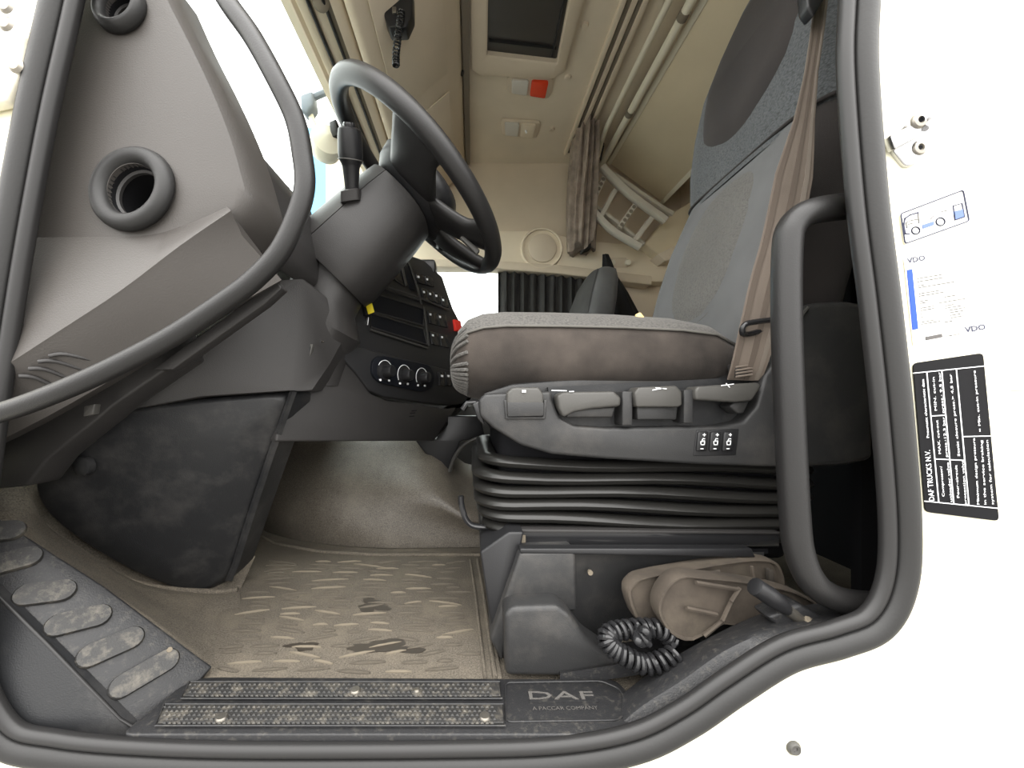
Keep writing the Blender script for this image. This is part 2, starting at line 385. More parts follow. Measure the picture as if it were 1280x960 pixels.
# wedge shaped lower moulding: upper facet, ridge, lower facet
up = [(8, 297, .499), (110, 296, .499), (185, 294, .499), (235, 280, .499), (283, 258, .502)]
ri = [(-60, 500, .462), (70, 415, .464), (150, 362, .468), (225, 305, .475), (288, 262, .484)]
lo1 = [(-60, 522, .474), (75, 448, .476), (175, 388, .482), (250, 335, .492), (303, 295, .505)]
lo2 = [(-60, 580, .51), (60, 520, .512), (190, 445, .515), (290, 385, .522), (352, 350, .535)]
lo3 = [(-60, 585, .58), (60, 528, .58), (190, 452, .58), (290, 390, .58), (350, 355, .58)]
bk = [(8, 297, .58), (110, 296, .58), (185, 294, .58), (235, 280, .58), (283, 262, .58)]
def rs(row, n=4): return crom([P(*q) for q in row], n)
rows = [rs(q) for q in (bk, up, ri, lo1, lo2, lo3)]
# soften the ridge
rows2 = [rows[0], rows[1], [a.lerp(b, .9) for a, b in zip(rows[1], rows[2])], [a.lerp(b, .06)+V((0, -.001, 0)) for a, b in zip(rows[2], rows[3])], [a.lerp(b, .25) for a, b in zip(rows[2], rows[3])], rows[3], [a.lerp(b, .96) for a, b in zip(rows[3], rows[4])], rows[4], rows[5]]
cols = [[rows2[j][i] for j in range(len(rows2))] for i in range(len(rows2[0]))]
loft('lower_moulding', cols, 'dash_grey', de, ang=30, caps=True)
# louvre ribs on the lower facet
_f0, _fn = plane(P(*lo1[1]), P(*lo2[1]), P(*lo1[2]))
if _fn.y > 0: _fn = -_fn
for ln_ in (((62, 445), (85, 443), (140, 456)), ((48, 452), (72, 452), (122, 468)), ((36, 461), (58, 462), (98, 478)), ((24, 470), (44, 472), (74, 486))):
    tube('louvre_rib', crom([RP(x, y, _f0+_fn*.0002, _fn) for x, y in ln_], 5), .0026, 'dash_dark', de, segs=8)
pslab('underside_panel', [(-80, 530), (60, 512), (150, 448), (215, 408), (228, 448), (140, 508), (122, 524), (95, 545), (58, 575), (32, 608), (-80, 618)], .575, .05, 'dash_dark', de, .004)
pslab('clip', [(105, 508), (118, 505), (116, 518), (104, 521)], .54, .01, 'lever_plastic', de, .001)
pslab('corner_tab', [(190, 462), (345, 350), (352, 360), (330, 380), (215, 462)], .55, .02, 'dash_dark', de, .002)

hg = pslab('door_hinge', [(-40, 20), (8, 15), (26, 40), (24, 85), (5, 125), (-40, 135)], .452, .014, 'trim_cream', bpy.data.objects['wall_left'], .003)
for cx, cy in ((8, 30), (20, 82), (8, 8)):
    lathe('bolt', [(.0005, -.003), (.006, -.003), (.008, -.001), (.009, .0)], P(cx, cy, .452), (0, 1, 0), 'steel_dull', hg, segs=14)

# demister grille between dash end and windscreen
gr = thing('demister_grille', 'black slotted demister grille along the windscreen base', 'air vent', P(340, 260, .75))
a, b = P(322, 205, .70), P(352, 300, .70)
for k in range(7):
    t = k*.018
    tube('grille_slat', [a+V((t*.5-.02, t*1.1, 0)), b+V((t*.5-.02, t*1.1, 0))], .005, 'black_plastic', gr, segs=6)
slab('grille_back', [P(308, 178, .72), P(348, 312, .72), P(380, 330, .95), P(335, 215, .98)], (-.02, .01, -.03), 'black_plastic', gr, .003)

# ------------------------------------------------------------------ dashboard body
db = thing('dashboard', 'dark grey dashboard running under the windscreen to the passenger side', 'dashboard', (-.6, 1.5, .1))
slab('dash_top', [V((-.79, .90, .45)), V((-.55, .90, .45)), V((-.50, .90, .60)), V((-.52, .90, .67)), V((-.79, .90, .69))], (0, 1.55, 0), 'dash_dark', db, .02, 3)

# centre console, angled to the driver
CA, CB_ = V((-.267, .95, .64)), V((-.042, 1.35, .64))
cdir = (CB_-CA).normalized(); cn = V((cdir.y, -cdir.x, 0)).normalized()      # normal toward driver/rear
if cn.x < 0: cn = -cn
cnt = (cn+V((0, 0, .22))).normalized()                                      # upper fascia tilts back
cu = cnt.cross(cdir).normalized()
if cu.z < 0: cu = -cu
def C(px, py, off=0.0): return RP(px, py, CA+cnt*off, cnt)
cc = thing('centre_console', 'angled black centre console with storage slots and switches', 'console', (CA+CB_)/2-V((0, 0, .6)))
slab('fascia', [C(x, y) for x, y in ((395, 425), (420, 375), (470, 350), (510, 318), (530, 325), (553, 346), (566, 385), (580, 412), (588, 440), (592, 476), (575, 490), (500, 470), (430, 432))], -cnt*.10, 'console_black', cc, .004)
def cpart(name, pxs, off, th, m, parent=None, bevel=.0015):
    return slab(name, [C(x, y, off) for x, y in pxs], -cnt*th, m, parent or cc, bevel)
# storage slots with rims
for q in (((466, 366), (530, 386), (529, 407), (463, 389)), ((463, 391), (529, 411), (534, 431), (463, 409))):
    cpart('slot', q, .001, .004, 'slot_black', bevel=0)
    pts = [C(x, y, .003) for x, y in q]
    tube('slot_rim', pts, .003, 'dash_dark', cc, closed=True, segs=6)
cpart('upper_tray_rim', ((470, 352), (525, 372), (524, 376), (468, 357)), .006, .012, 'dash_dark')
cpart('display', ((485, 345), (502, 334), (512, 357), (506, 358)), .003, .004, 'gloss_black')
cpart('display_side', ((503, 331), (512, 332), (521, 363), (513, 361)), .004, .004, 'slot_black')
cpart('display_glint', ((502, 335), (505, 335), (509, 357), (507, 357)), .006, .002, 'lever_plastic')
def switch_bank(x, y, w_, h_, n, sl):
    for i in range(n):
        x0 = x+w_*i/n; x1 = x+w_*(i+.9)/n; y0 = y+sl*i/n
        s = cpart('switch', ((x0, y0), (x1, y0+sl*.9/n), (x1+2.4, y0+h_+sl*.9/n), (x0+2.4, y0+h_)), .005, .008, 'gloss_black')
        sub = [C(x0+2, y0+3.5, .0065), C(x0+4.2, y0+4, .0065), C(x0+4.4, y0+6.5, .0065), C(x0+2.3, y0+6, .0065)]
        slab('symbol', sub, -cnt*.001, 'white_print', s)
switch_bank(520, 341, 22, 12, 2, 6)
switch_bank(527, 360, 23, 13, 3, 7)
switch_bank(551, 370, 9, 12, 1, 3)
switch_bank(535, 388, 24, 16, 2, 6)
switch_bank(538, 414, 23, 16, 2, 5)
h = cpart('hazard_switch', ((568, 399), (576, 401), (578, 415), (570, 413)), .008, .012, 'red'); h['label'] = 'red hazard switch'
lathe('round_knob', [(.0005, .018), (.012, .017), (.014, .01), (.014, -.004)], C(571, 425), cnt, 'lever_plastic', cc, segs=18)
for fl_ in ([(511, 327), (517, 345), (524, 368), (527, 380)], [(470, 354), (500, 364), (527, 373), (562, 388)], [(530, 384), (532, 400), (536, 432)], [(463, 412), (500, 424), (534, 435)]):
    tube('frame_line', [C(x, y, .006) for x, y in fl_], .0032, 'frame_grey', cc, segs=6)
# upper pod on the console
box('upper_pod', P(533, 338, 1.33), (.07, .09, .05), 'black_plastic', cc, .01)
# heater strip, lower fascia
def H(px, py, off=0.0): return RP(px, py, CA+cn*off+V((0, 0, 0)), cn)
slab('lower_fascia', [H(x, y, .042) for x, y in ((408, 425), (436, 430), (590, 470), (592, 492), (578, 505), (560, 507), (480, 496), (462, 488), (446, 466))], -cn*.06, 'console_black', cc, .004)
pod = [H(x, y, .049) for x, y in ((466, 450), (476, 444), (538, 457), (544, 470), (540, 486), (528, 490), (474, 478), (465, 468))]
pd = slab('heater_panel', rpoly(pod, .02), -cn*.012, 'slot_black', cc, .002)
for i, (kx, ky) in enumerate(((480, 464), (504, 469), (526, 472))):
    c = H(kx, ky, .050)
    kb = lathe('heater_knob', [(.0005, .030), (.012, .029), (.0145, .024), (.015, .006), (.023, .003), (.024, -.002)], c, cn, 'black_plastic', pd, segs=24)
    e = cn.cross(V((0, 0, 1))).normalized(); 
    arc = [c+cn*.004+(e*math.cos(t)+V((0, 0, 1))*math.sin(t))*.0265 for t in [math.radians(a) for a in range(-30, 211, 15)]]
    tube('dial_mark', arc[4:13] if i == 0 else arc, .0009, 'white_print', pd, segs=5)
    for a_ in (235, 305):
        t = math.radians(a_); lathe('dial_dot', [(.0005, .001), (.0028, .001), (.0028, -.002)], c+cn*.003+(e*math.cos(t)+V((0, 0, 1))*math.sin(t))*.027, cn, 'white_print', pd, segs=8)
for x in (549, 557):
    s = slab('seat_heat_switch', [H(x, 465, .052), H(x+7, 467, .052), H(x+8, 483, .052), H(x+1, 482, .052)], -cn*.01, 'gloss_black', cc, .001)
    slab('symbol', [H(x+2.5, 468.5, .0535), H(x+5, 469, .0535), H(x+5, 471.5, .0535), H(x+2.5, 471, .0535)], -cn*.001, 'white_print', s)
# knee panel under the console
lp = slab('lower_knee_panel', [H(x, y, .034) for x, y in ((345, 552), (352, 510), (372, 470), (412, 425), (430, 425), (446, 468), (464, 492), (484, 501), (560, 511), (580, 507), (592, 492), (588, 480), (594, 476), (543, 551))], -cn*.03, 'dash_dark', cc, .004)
for dx, dy in ((0, 0), (2, -3), (-1, 4)):
    slab('symbol', [H(516+dx-3, 516+dy, .0355), H(516+dx+3, 515.3+dy, .0355), H(516+dx+3, 516.6+dy, .0355), H(516+dx-3, 517.2+dy, .0355)], -cn*.001, 'slot_black', lp)
# dark bracket, pipe and grey panel seen past the console
br = thing('console_bracket', 'black curved bracket beside the lower console by the engine hump', 'bracket', P(570, 560, 1.2))
pslab('bracket_body', [(520, 549), (545, 549), (560, 520), (600, 520), (606, 545), (575, 552), (562, 590), (552, 594), (520, 552)], 1.22, .06, 'black_plastic', br, .006)
tube('bracket_pipe', crom([P(562, 590, 1.19), P(570, 568, 1.19), P(585, 553, 1.19), P(605, 545, 1.19)], 5), .006, 'lever_plastic', br, segs=8)
pslab('grey_cover', [(560, 512), (600, 505), (602, 533), (555, 533)], 1.42, .1, 'lever_plastic', br, .004)

# ------------------------------------------------------------------ knee panel, kick panel
kn = thing('column_cover', 'dark grey plastic cover under the steering column', 'panel', P(330, 480, .68))
bm = bmesh.new()
cov = [(120, 520, .64), (205, 452, .64), (350, 350, .66), (378, 348, .70), (408, 372, .76), (425, 402, .79), (429, 425, .80), (412, 456, .78), (390, 488, .745), (376, 489, .70), (362, 488, .675), (250, 496, .655)]
slab('cover_shell', [P(*q) for q in cov], (0, .05, 0), 'dash_dark', kn, .008, 3)
pslab('cover_filler', [(300, 290), (362, 300), (400, 350), (400, 400), (320, 400)], .84, .06, 'dash_dark', kn, .004)
pslab('switch_bezel', [(376, 452), (384, 430), (391, 430), (386, 452)], .722, .01, 'lever_plastic', kn, .001)
pslab('switch_rocker', [(377.5, 449), (383, 433), (388, 433), (384, 449)], .7195, .01, 'black_plastic', kn, .001)
for x, y, r_ in ((388, 419, .005), (402, 427, .003)):
    lathe('cover_screw', [(.0005, -.003), (r_, -.003), (r_, .004)], P(x, y, .735), (-.4, -1, 0), 'steel', kn, segs=12)

kp = thing('kick_panel', 'charcoal triangular kick panel in front of the footwell', 'panel', P(260, 735, .84))
ko = [(362, 491, .69), (250, 499, .665), (150, 512, .645), (100, 535, .64), (60, 566, .645), (40, 590, .65), (44, 625, .66), (70, 655, .68), (120, 690, .715), (175, 720, .75), (225, 739, .79), (258, 741, .815), (283, 722, .82), (310, 640, .775), (335, 565, .73)]
out = rpoly([P(*q) for q in ko], .03, 3)
cen = sum(out, V())/len(out)
def scl(f, dy): return [cen+(p-cen)*f+V((0, dy, 0)) for p in out]
loft('panel_shell', [scl(1.06, .075), scl(1.035, .03), scl(1.0, .008), scl(.975, .0005), scl(.95, -.002), scl(.6, -.004)], 'charcoal', kp, ang=60)
lathe('screw_plug', [(.0005, -.004), (.012, -.003), (.0165, .0), (.017, .01)], P(101, 583, .650), (.1, 1, .05), 'charcoal', kp, segs=20)
# right return of the kick panel
_kr = [(362, 489, .686), (335, 565, .726), (310, 640, .771), (290, 704, .808), (281, 726, .822)]
loft('side_return', [[P(x, y, d+.004) for x, y, d in _kr], [P(x+4, y, d) for x, y, d in _kr], [P(x+9, y+1, d+.006) for x, y, d in _kr], [P(x+9, y+1, d+.09) for x, y, d in _kr]], 'charcoal', kp, closed_ring=False, caps=False)

# ------------------------------------------------------------------ steering column and wheel
WC = V((-.117, .85, EYE+.4725)); tilt, yaw = .763, .06
wu = V((math.cos(tilt)*math.cos(yaw), math.sin(yaw)*math.cos(tilt), -math.sin(tilt))).normalized()
wv = V((-math.sin(yaw), math.cos(yaw), 0)); wv = (wv-wu*wv.dot(wu)).normalized(); wnr = wu.cross(wv).normalized()
if wnr.z < 0: wnr = -wnr
sc = thing('steering_column', 'dark grey steering column shroud with a black control stalk', 'steering column', WC-wnr*.3)
def colring(t, a, b, t0, t1, n=18, p=2.6, sh=0):
    c = WC-wnr*t-wu*sh
    return sring(c, wv, wu, a, b, n, p, t0=t0, t1=t1, open_=True)
prof = [(.045, .070, .062), (.055, .094, .080), (.10, .100, .086), (.18, .104, .092), (.25, .108, .096), (.275, .100, .090)]
def shell(name, t0, t1, m, shr=1.0):
    rg = [colring(t, a*shr, b*shr, t0, t1) for t, a, b in prof]
    rg = [[WC-wnr*prof[0][0]]*18]+rg+[[WC-wnr*prof[-1][0]]*18]
    return loft(name, rg, m, sc, closed_ring=True, caps=False)
# wv runs away from the camera, wu runs down and back: seam halfway on the near face
shell('lower_shroud', math.radians(-10), math.radians(195), 'dash_dark')
shell('upper_shroud', math.radians(196), math.radians(349), 'dash_dark')
loft('column_neck', [sring(WC-wnr*.26+wu*.0, wv, wu, .085, .078, 24, 2.6), sring(WC-wnr*.31+wu*.02, wv, wu, .082, .075, 24, 2.6), sring(WC-wnr*.36+wu*.06, V((0, 1, 0)), V((.85, 0, -.5)), .085, .085, 24, 2.6), sring(V((-.352, .86, .52)), V((0, 1, 0)), V((1, 0, 0)), .075, .075, 24, 2.6), sring(V((-.36, .86, .45)), V((0, 1, 0)), V((1, 0, 0)), .07, .07, 24, 2.6)], 'dash_dark', sc)
# stalk
sb, st = P(440, 243, .745), P(437, 160, .70)
ax = (st-sb); L_ = ax.length; ax.normalize()
boot = loft('stalk_boot', [sring(sb+ax*h_-V((0, 0, .0)), V((1, .1, .2)).normalized(), V((0, 1, .25)).normalized(), a, a, 20, 5) for h_, a in ((-.015, .019), (.003, .0185), (.006, .015))], 'dash_dark', sc)
stk = lathe('control_stalk', [(.012, -.01), (.0135, .02), (.016, L_*.42), (.018, L_*.47), (.0205, L_*.50), (.0225, L_*.62), (.022, L_*.85), (.0205, L_*.97), (.017, L_), (.0005, L_+.001)], sb, ax, 'black_plastic', sc, segs=24)
lathe('stalk_button', [(.0005, .006), (.010, .006), (.0115, .003), (.0115, -.002)], st+V((.001, -.003, .001)), ax+V((0, -.25, .1)), 'gloss_black', stk, segs=20)
lathe('stalk_band', [(.0228, 0), (.0232, .001), (.0228, .002)], sb+ax*L_*.52, ax, 'lever_plastic', stk, segs=24)
# ignition keys
ky = thing('ignition_keys', 'ignition keys with a yellow tag hanging below the steering column', 'keys', P(460, 395, .97))
lathe('ignition_lock', [(.0005, .018), (.012, .018), (.016, .012), (.017, -.01)], P(449, 392, .97), (.8, -.6, .2), 'steel', ky, segs=18)
pslab('key_tag', [(455, 374), (462, 369), (468, 390), (460, 393)], .94, .004, 'yellow', ky, .0015)
pslab('key_blade', [(457, 395), (461, 396), (460, 407), (456, 405)], .945, .004, 'steel', ky, .0008)
tube('key_head', [P(453, 378, .955), P(456, 386, .952), P(458, 395, .948)], .008, 'black_plastic', ky, segs=8)

sw = thing('steering_wheel', 'black four spoke truck steering wheel above the column', 'steering wheel', WC-wnr*.03)
Rw = .225
def WP(r, deg, h=0.0): a = math.radians(deg); return WC+wu*(r*math.cos(a))+wv*(r*math.sin(a))+wnr*h
tube('rim', [WP(Rw, 3.6*k) for k in range(100)], .0185, 'handle_black', sw, closed=True, segs=14)
rings = []
for h_, s_ in ((-.055, .55), (-.05, .8), (-.03, .95), (-.005, 1.0), (.012, .93), (.02, .75)):
    rings.append([WC+wnr*h_+wu*(x*s_+.012)+wv*(y*s_) for x, y in rrect(.19, .23, .07, 6)])
loft('hub_pad', rings, 'black_plastic', sw, ang=60)
def spoke(deg, hub_deg, w0, w1):
    pts = crom([WP(.06, hub_deg, -.028), WP(.12, (deg+hub_deg)/2, -.030), WP(.175, deg, -.018), WP(.222, deg, -.001)], 5)
    rg = []; n = len(pts)
    for i, p in enumerate(pts):
        t = (pts[min(n-1, i+1)]-pts[max(0, i-1)]).normalized(); s = wnr.cross(t).normalized(); nn = t.cross(s)
        f = i/(n-1); w_ = w0*(1-f)+w1*f + .016*max(0, f-.7)/.3
        rg.append(sring(p, s, nn, w_, .014, 16, 2.6))
    loft('spoke', rg, 'handle_black', sw, ang=60)
for d_, hd_, a_, b_ in ((278, 287, .062, .046), (82, 73, .062, .046), (338, 326, .052, .030), (22, 34, .052, .030)): spoke(d_, hd_, a_, b_)
pslab('spoke_switch', [(575, 297), (578, 293), (600, 312), (596, 318)], .79, .012, 'lever_plastic', sw, .002)

# ------------------------------------------------------------------ floor: mat, tunnel, carpet slope, steps, sill
# engine tunnel / bulkhead carpet behind the mat
et = thing('engine_tunnel', 'brown grey carpeted engine hump rising behind the floor mat', 'engine hump', RZ(470, 690, 0.0))
base = [(270, 640, .005), (310, 661, .004), (345, 675, .003), (400, 685, .003), (470, 690, .003), (540, 690, .003), (600, 689, .003), (640, 688, .003)]
topl = [(270, 520), (310, 530), (345, 540), (400, 545), (470, 548), (540, 556), (580, 594), (640, 600)]
rows = []
for (bx_, by_, z_), (tx, ty) in zip(base, topl):
    b0 = RZ(bx_, by_, z_); tt = P(tx, ty, b0.y+.20)
    col_ = []
    for k in range(13):
        t = k/12; p = b0.lerp(tt, t)
        p.y += -.05*math.sin(math.pi*t)*(1 if bx_ < 420 else .5) + (.03*(1-t)**4)
        # soft shoulder running to the right, convex crease in the middle
        p.y -= .09*math.exp(-((bx_-610)/90)**2)*math.exp(-((t-.55)/.2)**2)
        p.y -= .06*math.exp(-((tx-(350+100*(1-t)))/28)**2)*(max(0, t-.35))
        col_.append(p)
    col_ += [tt+V((0, .12, .02))]
    rows.append(col_)
sm = [crom([rows[i][k] for i in range(len(rows))], 4) for k in range(len(rows[0]))]
loft('tunnel_carpet', sm, 'carpet_tunnel', et, closed_ring=False, caps=False, ang=80)

# stepped entry ramp trim at the front of the doorway
ra, rb, rc_, rd = P(-60, 690, .505), P(168, 916, .497), P(266, 833, .578), P(-60, 610, .585)
r0, rn = plane(ra, rb, rc_)
if rn.z < 0: rn = -rn
def RR(px, py, off=0): return RP(px, py, r0+rn*off, rn)
stp = thing('entry_step_trim', 'black plastic ramp trim with raised tread pads beside the sill', 'step trim', rb)
slab('ramp', [RR(-60, 690), RR(168, 916), RR(192, 908), RR(240, 862), RR(266, 833), RR(250, 822), RR(130, 732), RR(-60, 610)], -rn*.02, 'black_dusty', stp, .003)
for q in ((-40, 668, 34, 663), (-22, 712, 55, 692), (14, 747, 97, 737), (53, 787, 141, 766), (93, 829, 181, 791), (134, 869, 224, 817)):
    a, b = RR(q[0], q[1]), RR(q[2], q[3]); t = (b-a).normalized(); s = rn.cross(t)
    pts = []
    hw = .0145
    for k in range(9): an = math.pi/2+math.pi*k/8; pts.append(a+t*hw+(t*math.cos(an)+s*math.sin(an))*hw)
    for k in range(9): an = -math.pi/2+math.pi*k/8; pts.append(b-t*hw+(t*math.cos(an)+s*math.sin(an))*hw)
    c_ = sum(pts, V())/len(pts)
    loft('tread_pad', [[p for p in pts], [p+rn*.005 for p in pts], [c_+(p-c_)*.95+rn*.0075 for p in pts], [c_+(p-c_)*.5+rn*.0078 for p in pts]], 'strip_dusty', stp, ang=50)
slab('ramp_side', [P(-60, 688, .5), P(168, 917, .492), P(205, 930, .485), P(60, 928, .475), P(-30, 880, .475), P(-60, 800, .475)], (0, .012, 0), 'charcoal', stp)
tube('ramp_edge', [P(-60, 688, .501), P(60, 806, .497), P(150, 899, .494), P(175, 914, .494)], .0022, 'rubber_lip', stp, segs=8)
lathe('pad_screw', [(.0005, .0), (.0035, .0), (.0035, -.003)], RR(212, 812, .0085), rn, 'light_dirt', stp, segs=10)

# carpeted floor rising between ramp and kick panel
fc = thing('footwell_carpet', 'dusty brown carpet lining the footwell around the kick panel', 'carpet', RZ(240, 800, 0))
A_ = [P(-60, 600, .59), P(0, 652, .585), P(60, 690, .58), P(130, 738, .578), P(200, 785, .578), P(262, 832, .582), P(300, 846, .582)]
B_ = [P(-40, 600, .66), P(30, 612, .665), P(60, 660, .69), P(120, 699, .725), P(180, 731, .765), P(262, 750, .82), P(300, 735, .84)]
B_[-1].z = .004; B_[-2].z = .010; A_[-1].z = .003; A_[-2].z = .010
ra_, rb_ = crom(A_, 4), crom(B_, 4)
rings = [[a+V((0, -.02, -.02)) for a in ra_], ra_]
for k in range(1, 8):
    t = k/8; rings.append([a.lerp(b, t)+V((0, 0, .010*math.exp(-((t-.83)/.09)**2))) for a, b in zip(ra_, rb_)])
rings += [rb_, [b+V((0, .06, .05)) for b in rb_]]
loft('carpet_sheet', rings, 'carpet', fc, closed_ring=False, caps=False, ang=80)
tube('carpet_bead', [p+V((.002, -.012, .006)) for p in crom(B_[2:], 5)], .0065, 'carpet', fc, segs=8)

# floor mat with raised tread bars
fm = thing('floor_mat', 'dusty moulded brown floor mat with short raised bars', 'floor mat', RZ(450, 770, 0))
mo = [RZ(x, y, .001) for x, y in ((222, 851), (628, 853), (614, 770), (602, 692), (540, 692), (470, 691), (400, 687), (345, 677), (318, 664), (300, 700), (297, 728), (262, 762), (230, 800))]
bm = bmesh.new(); add_slab(bm, mo, (0, 0, .006), .002); finish('mat_base', bm, 'carpet', fm)
tube('mat_edge', [RZ(x, y, .008) for x, y in ((600, 694), (585, 694), (470, 694), (400, 690), (345, 680), (322, 668))], .005, 'carpet', fm, segs=8)
tube('mat_edge', [RZ(x, y, .008) for x, y in ((597, 700), (604, 740), (612, 800), (619, 848))], .004, 'carpet', fm, segs=8)
tube('mat_edge', [RZ(x, y, .008) for x, y in ((588, 700), (594, 740), (601, 800), (607, 848))], .003, 'carpet', fm, segs=8)
bm = bmesh.new(); bmesh.ops.create_cube(bm, size=1); bmesh.ops.bevel(bm, geom=list(bm.edges), offset=.28, segments=1, affect='EDGES')
bar_me = bpy.data.meshes.new('tread_bar'); bm.to_mesh(bar_me); bm.free(); bar_me.materials.append(MATS['carpet'])
bar_me2 = bar_me.copy(); bar_me2.materials.clear(); bar_me2.materials.append(MATS['light_dirt'])
rnd = random.Random(3)
ymin, ymax = RZ(450, 705, .007).y, RZ(450, 838, .007).y
yy = RZ(450, 838, .007).y
y_end = RZ(450, 702, .007).y
row = 0
while yy < y_end:
    x = RZ(300+rnd.uniform(-15, 15), 700, .007).x if False else None
    py = CY+(EYE-.007)*F/yy
    lx, rx_ = (max(300, 262+(py-760)*0)-(py-740)*.42 if py > 740 else 322), 590+(py-700)*.10
    pxx = lx+rnd.uniform(5, 25)
    while pxx < rx_-18:
        wpx = rnd.uniform(16, 44); 
        if pxx+wpx > rx_: break
        c = RZ(pxx+wpx/2, py, .007); L_ = wpx/F*yy
        o = bpy.data.objects.new('tread_bar', bar_me2 if rnd.random() < .33 else bar_me)
        o.location = c+V((0, rnd.uniform(-.004, .004), 0)); o.scale = (L_, rnd.uniform(.0025, .0045) if o.data == bar_me2 else rnd.uniform(.005, .008), .007)
        o.rotation_euler = (0, 0, rnd.choice((-.25, -.1, 0, 0, .05, .12, .3)))
        link(o, fm); pxx += wpx+rnd.uniform(8, 22)
    yy += .0195*rnd.uniform(.9, 1.1); row += 1
def puddle(cx, cy, rx, ry, seed, lobes=5):
    r_ = random.Random(seed); ph = [r_.uniform(0, 6.28) for _ in range(4)]
    pts = []
    for k in range(40):
        a = 2*math.pi*k/40; q = 1+.28*math.sin(3*a+ph[0])+.18*math.sin(lobes*a+ph[1])+.1*math.sin(9*a+ph[2])
        pts.append(RZ(cx+rx*q*math.cos(a), cy+ry*q*math.sin(a), .0074))
    slab('wet_stain', pts, (0, 0, .0006), 'wet', fm)
puddle(466, 757, 17, 9, 1); puddle(480, 809, 42, 8, 2, 4); puddle(378, 808, 17, 5, 5)

# sill plate
sl = thing('sill_plate', 'black plastic door sill plate with two knurled strips', 'sill plate', RZ(450, 880, 0))
SZ = .012
def Q(px, py, z=SZ): return RZ(px, py, z)
body = rpoly([Q(150, 918), Q(760, 918), Q(800, 905), Q(803, 885), Q(770, 849), Q(640, 848), Q(262, 846), Q(235, 850)], .012, 3)
slab('sill_body', body, (0, 0, -.03), 'black_dusty', sl, .002)
for y0, y1, xa, xb in ((853, 872, 222, 626), (881, 906, 190, 630)):
    sp = slab('tread_strip', [Q(xa+6, y1, SZ+.001), Q(xb, y1, SZ+.001), Q(xb-2, y0, SZ+.001), Q(xa+14, y0, SZ+.001)], (0, 0, .003), 'strip_dusty', sl, .001)
    bm = bmesh.new(); ny = 4 if y1-y0 < 22 else 5
    for j in range(ny):
        py = y0+3+(y1-y0-5)*j/(ny-1)
        n = int((xb-xa-24)/6.2)
        for i in range(n):
            c = Q(xa+16+6.2*i+(3 if j % 2 else 0), py, SZ+.004)
            vs = [bm.verts.new(c+V(q)) for q in ((-.0022, -.0012, 0), (.0022, -.0012, 0), (.0022, .0012, 0), (-.0022, .0012, 0), (-.0009, 0, .0016), (.0009, 0, .0016))]
            for f in ((0, 1, 5, 4), (1, 2, 5), (2, 3, 4, 5), (3, 0, 4)): bm.faces.new([vs[k] for k in f])
    k_ = finish('knurl_studs', bm, 'strip_dusty', sp, smooth=False); k_['kind'] = 'stuff'
    tube('strip_border', [Q(xa+16, y0-1, SZ+.004), Q(xb-1, y0-1, SZ+.004), Q(xb+2, y1+1, SZ+.004), Q(xa+4, y1+1, SZ+.004)], .0011, 'black_dusty', sl, closed=True, segs=6)
for x, y in ((277, 898), (444, 864), (606, 897), (521, 864)):
    lathe('sill_screw', [(.0005, .0038), (.006 if x != 521 else .003, .0035), (.0075 if x != 521 else .004, .001), (.0075, 0)], Q(x, y, SZ+.004), (0, 0, 1), 'steel_dull', sl, segs=14)
badge = rpoly([Q(632, 903), Q(772, 901), Q(786, 889), Q(775, 862), Q(752, 852), Q(632, 854)], .008, 4)
tube('badge_border', [p+V((0, 0, .001)) for p in badge], .0012, 'black_dusty', sl, closed=True, segs=6)
t_ = text('maker_lettering', 'DAF', Q(662, 874, SZ+.0005), Q(744, 874, SZ+.0005), .0145, (0, 1, 0), 'emboss', sl)
m_ = t_.modifiers.new('s', 'SOLIDIFY'); m_.thickness = .0012
slab('lettering_bar', [Q(662, 879, SZ), Q(748, 879, SZ), Q(748, 876.5, SZ), Q(662, 876.5, SZ)], (0, 0, .0015), 'black_dusty', sl)
t_ = text('company_lettering', 'A PACCAR COMPANY', Q(666, 888, SZ+.0005), Q(748, 887, SZ+.0005), .006, (0, 1, 0), 'emboss', sl)
# sill lip down to the seal
slab('sill_lip', [Q(95, 925, 0), Q(780, 922, 0), Q(850, 890, .01), P(850, 905, .475), P(780, 930, .475), P(560, 940, .472), P(300, 942, .472), P(110, 930, .472)], (0, 0, -.02), 'dash_dark', sl)

# ------------------------------------------------------------------ rear part of the doorway sill
tr = thing('rear_sill_trim', 'dusty black moulded trim rising over the wheel arch behind the sill', 'trim panel', P(900, 850, .5))
near = [(772, 925, .478), (805, 915, .478), (858, 884, .478), (918, 840, .478), (984, 803, .478), (1050, 788, .478), (1085, 775, .478)]
midd = [(776, 900, .49), (806, 872, .495), (852, 842, .495), (905, 806, .495), (960, 786, .495), (1035, 776, .495), (1090, 762, .495)]
farr = [(778, 868, .53), (800, 850, .545), (842, 822, .545), (890, 795, .545), (950, 768, .545), (1010, 756, .545), (1090, 748, .545)]
rg = [crom([P(*q) for q in r_], 5) for r_ in (near, midd, farr)]
rg2 = [[p+V((0, .01, -.05)) for p in rg[0]], rg[0], [a.lerp(b, .8) for a, b in zip(rg[0], rg[1])], [a.lerp(b, .12) for a, b in zip(rg[1], rg[2])], rg[2], [p+V((0, .004, -.06)) for p in rg[2]]]
cols = [[r_[i] for r_ in rg2] for i in range(len(rg2[0]))]
loft('trim_shell', cols, 'black_dusty', tr, ang=40)
pslab('lever_boss', [(960, 772), (1000, 755), (1018, 765), (1060, 790), (985, 795)], .505, .03, 'black_dusty', tr, .004)
lv = thing('release_lever', 'small black handled lever on a threaded stud by the rear sill', 'lever', P(1005, 785, .515))
tube('stud', [P(1008, 781, .512), P(994, 770, .508), P(982, 761, .505)], .0075, 'steel_dull', lv, segs=12)
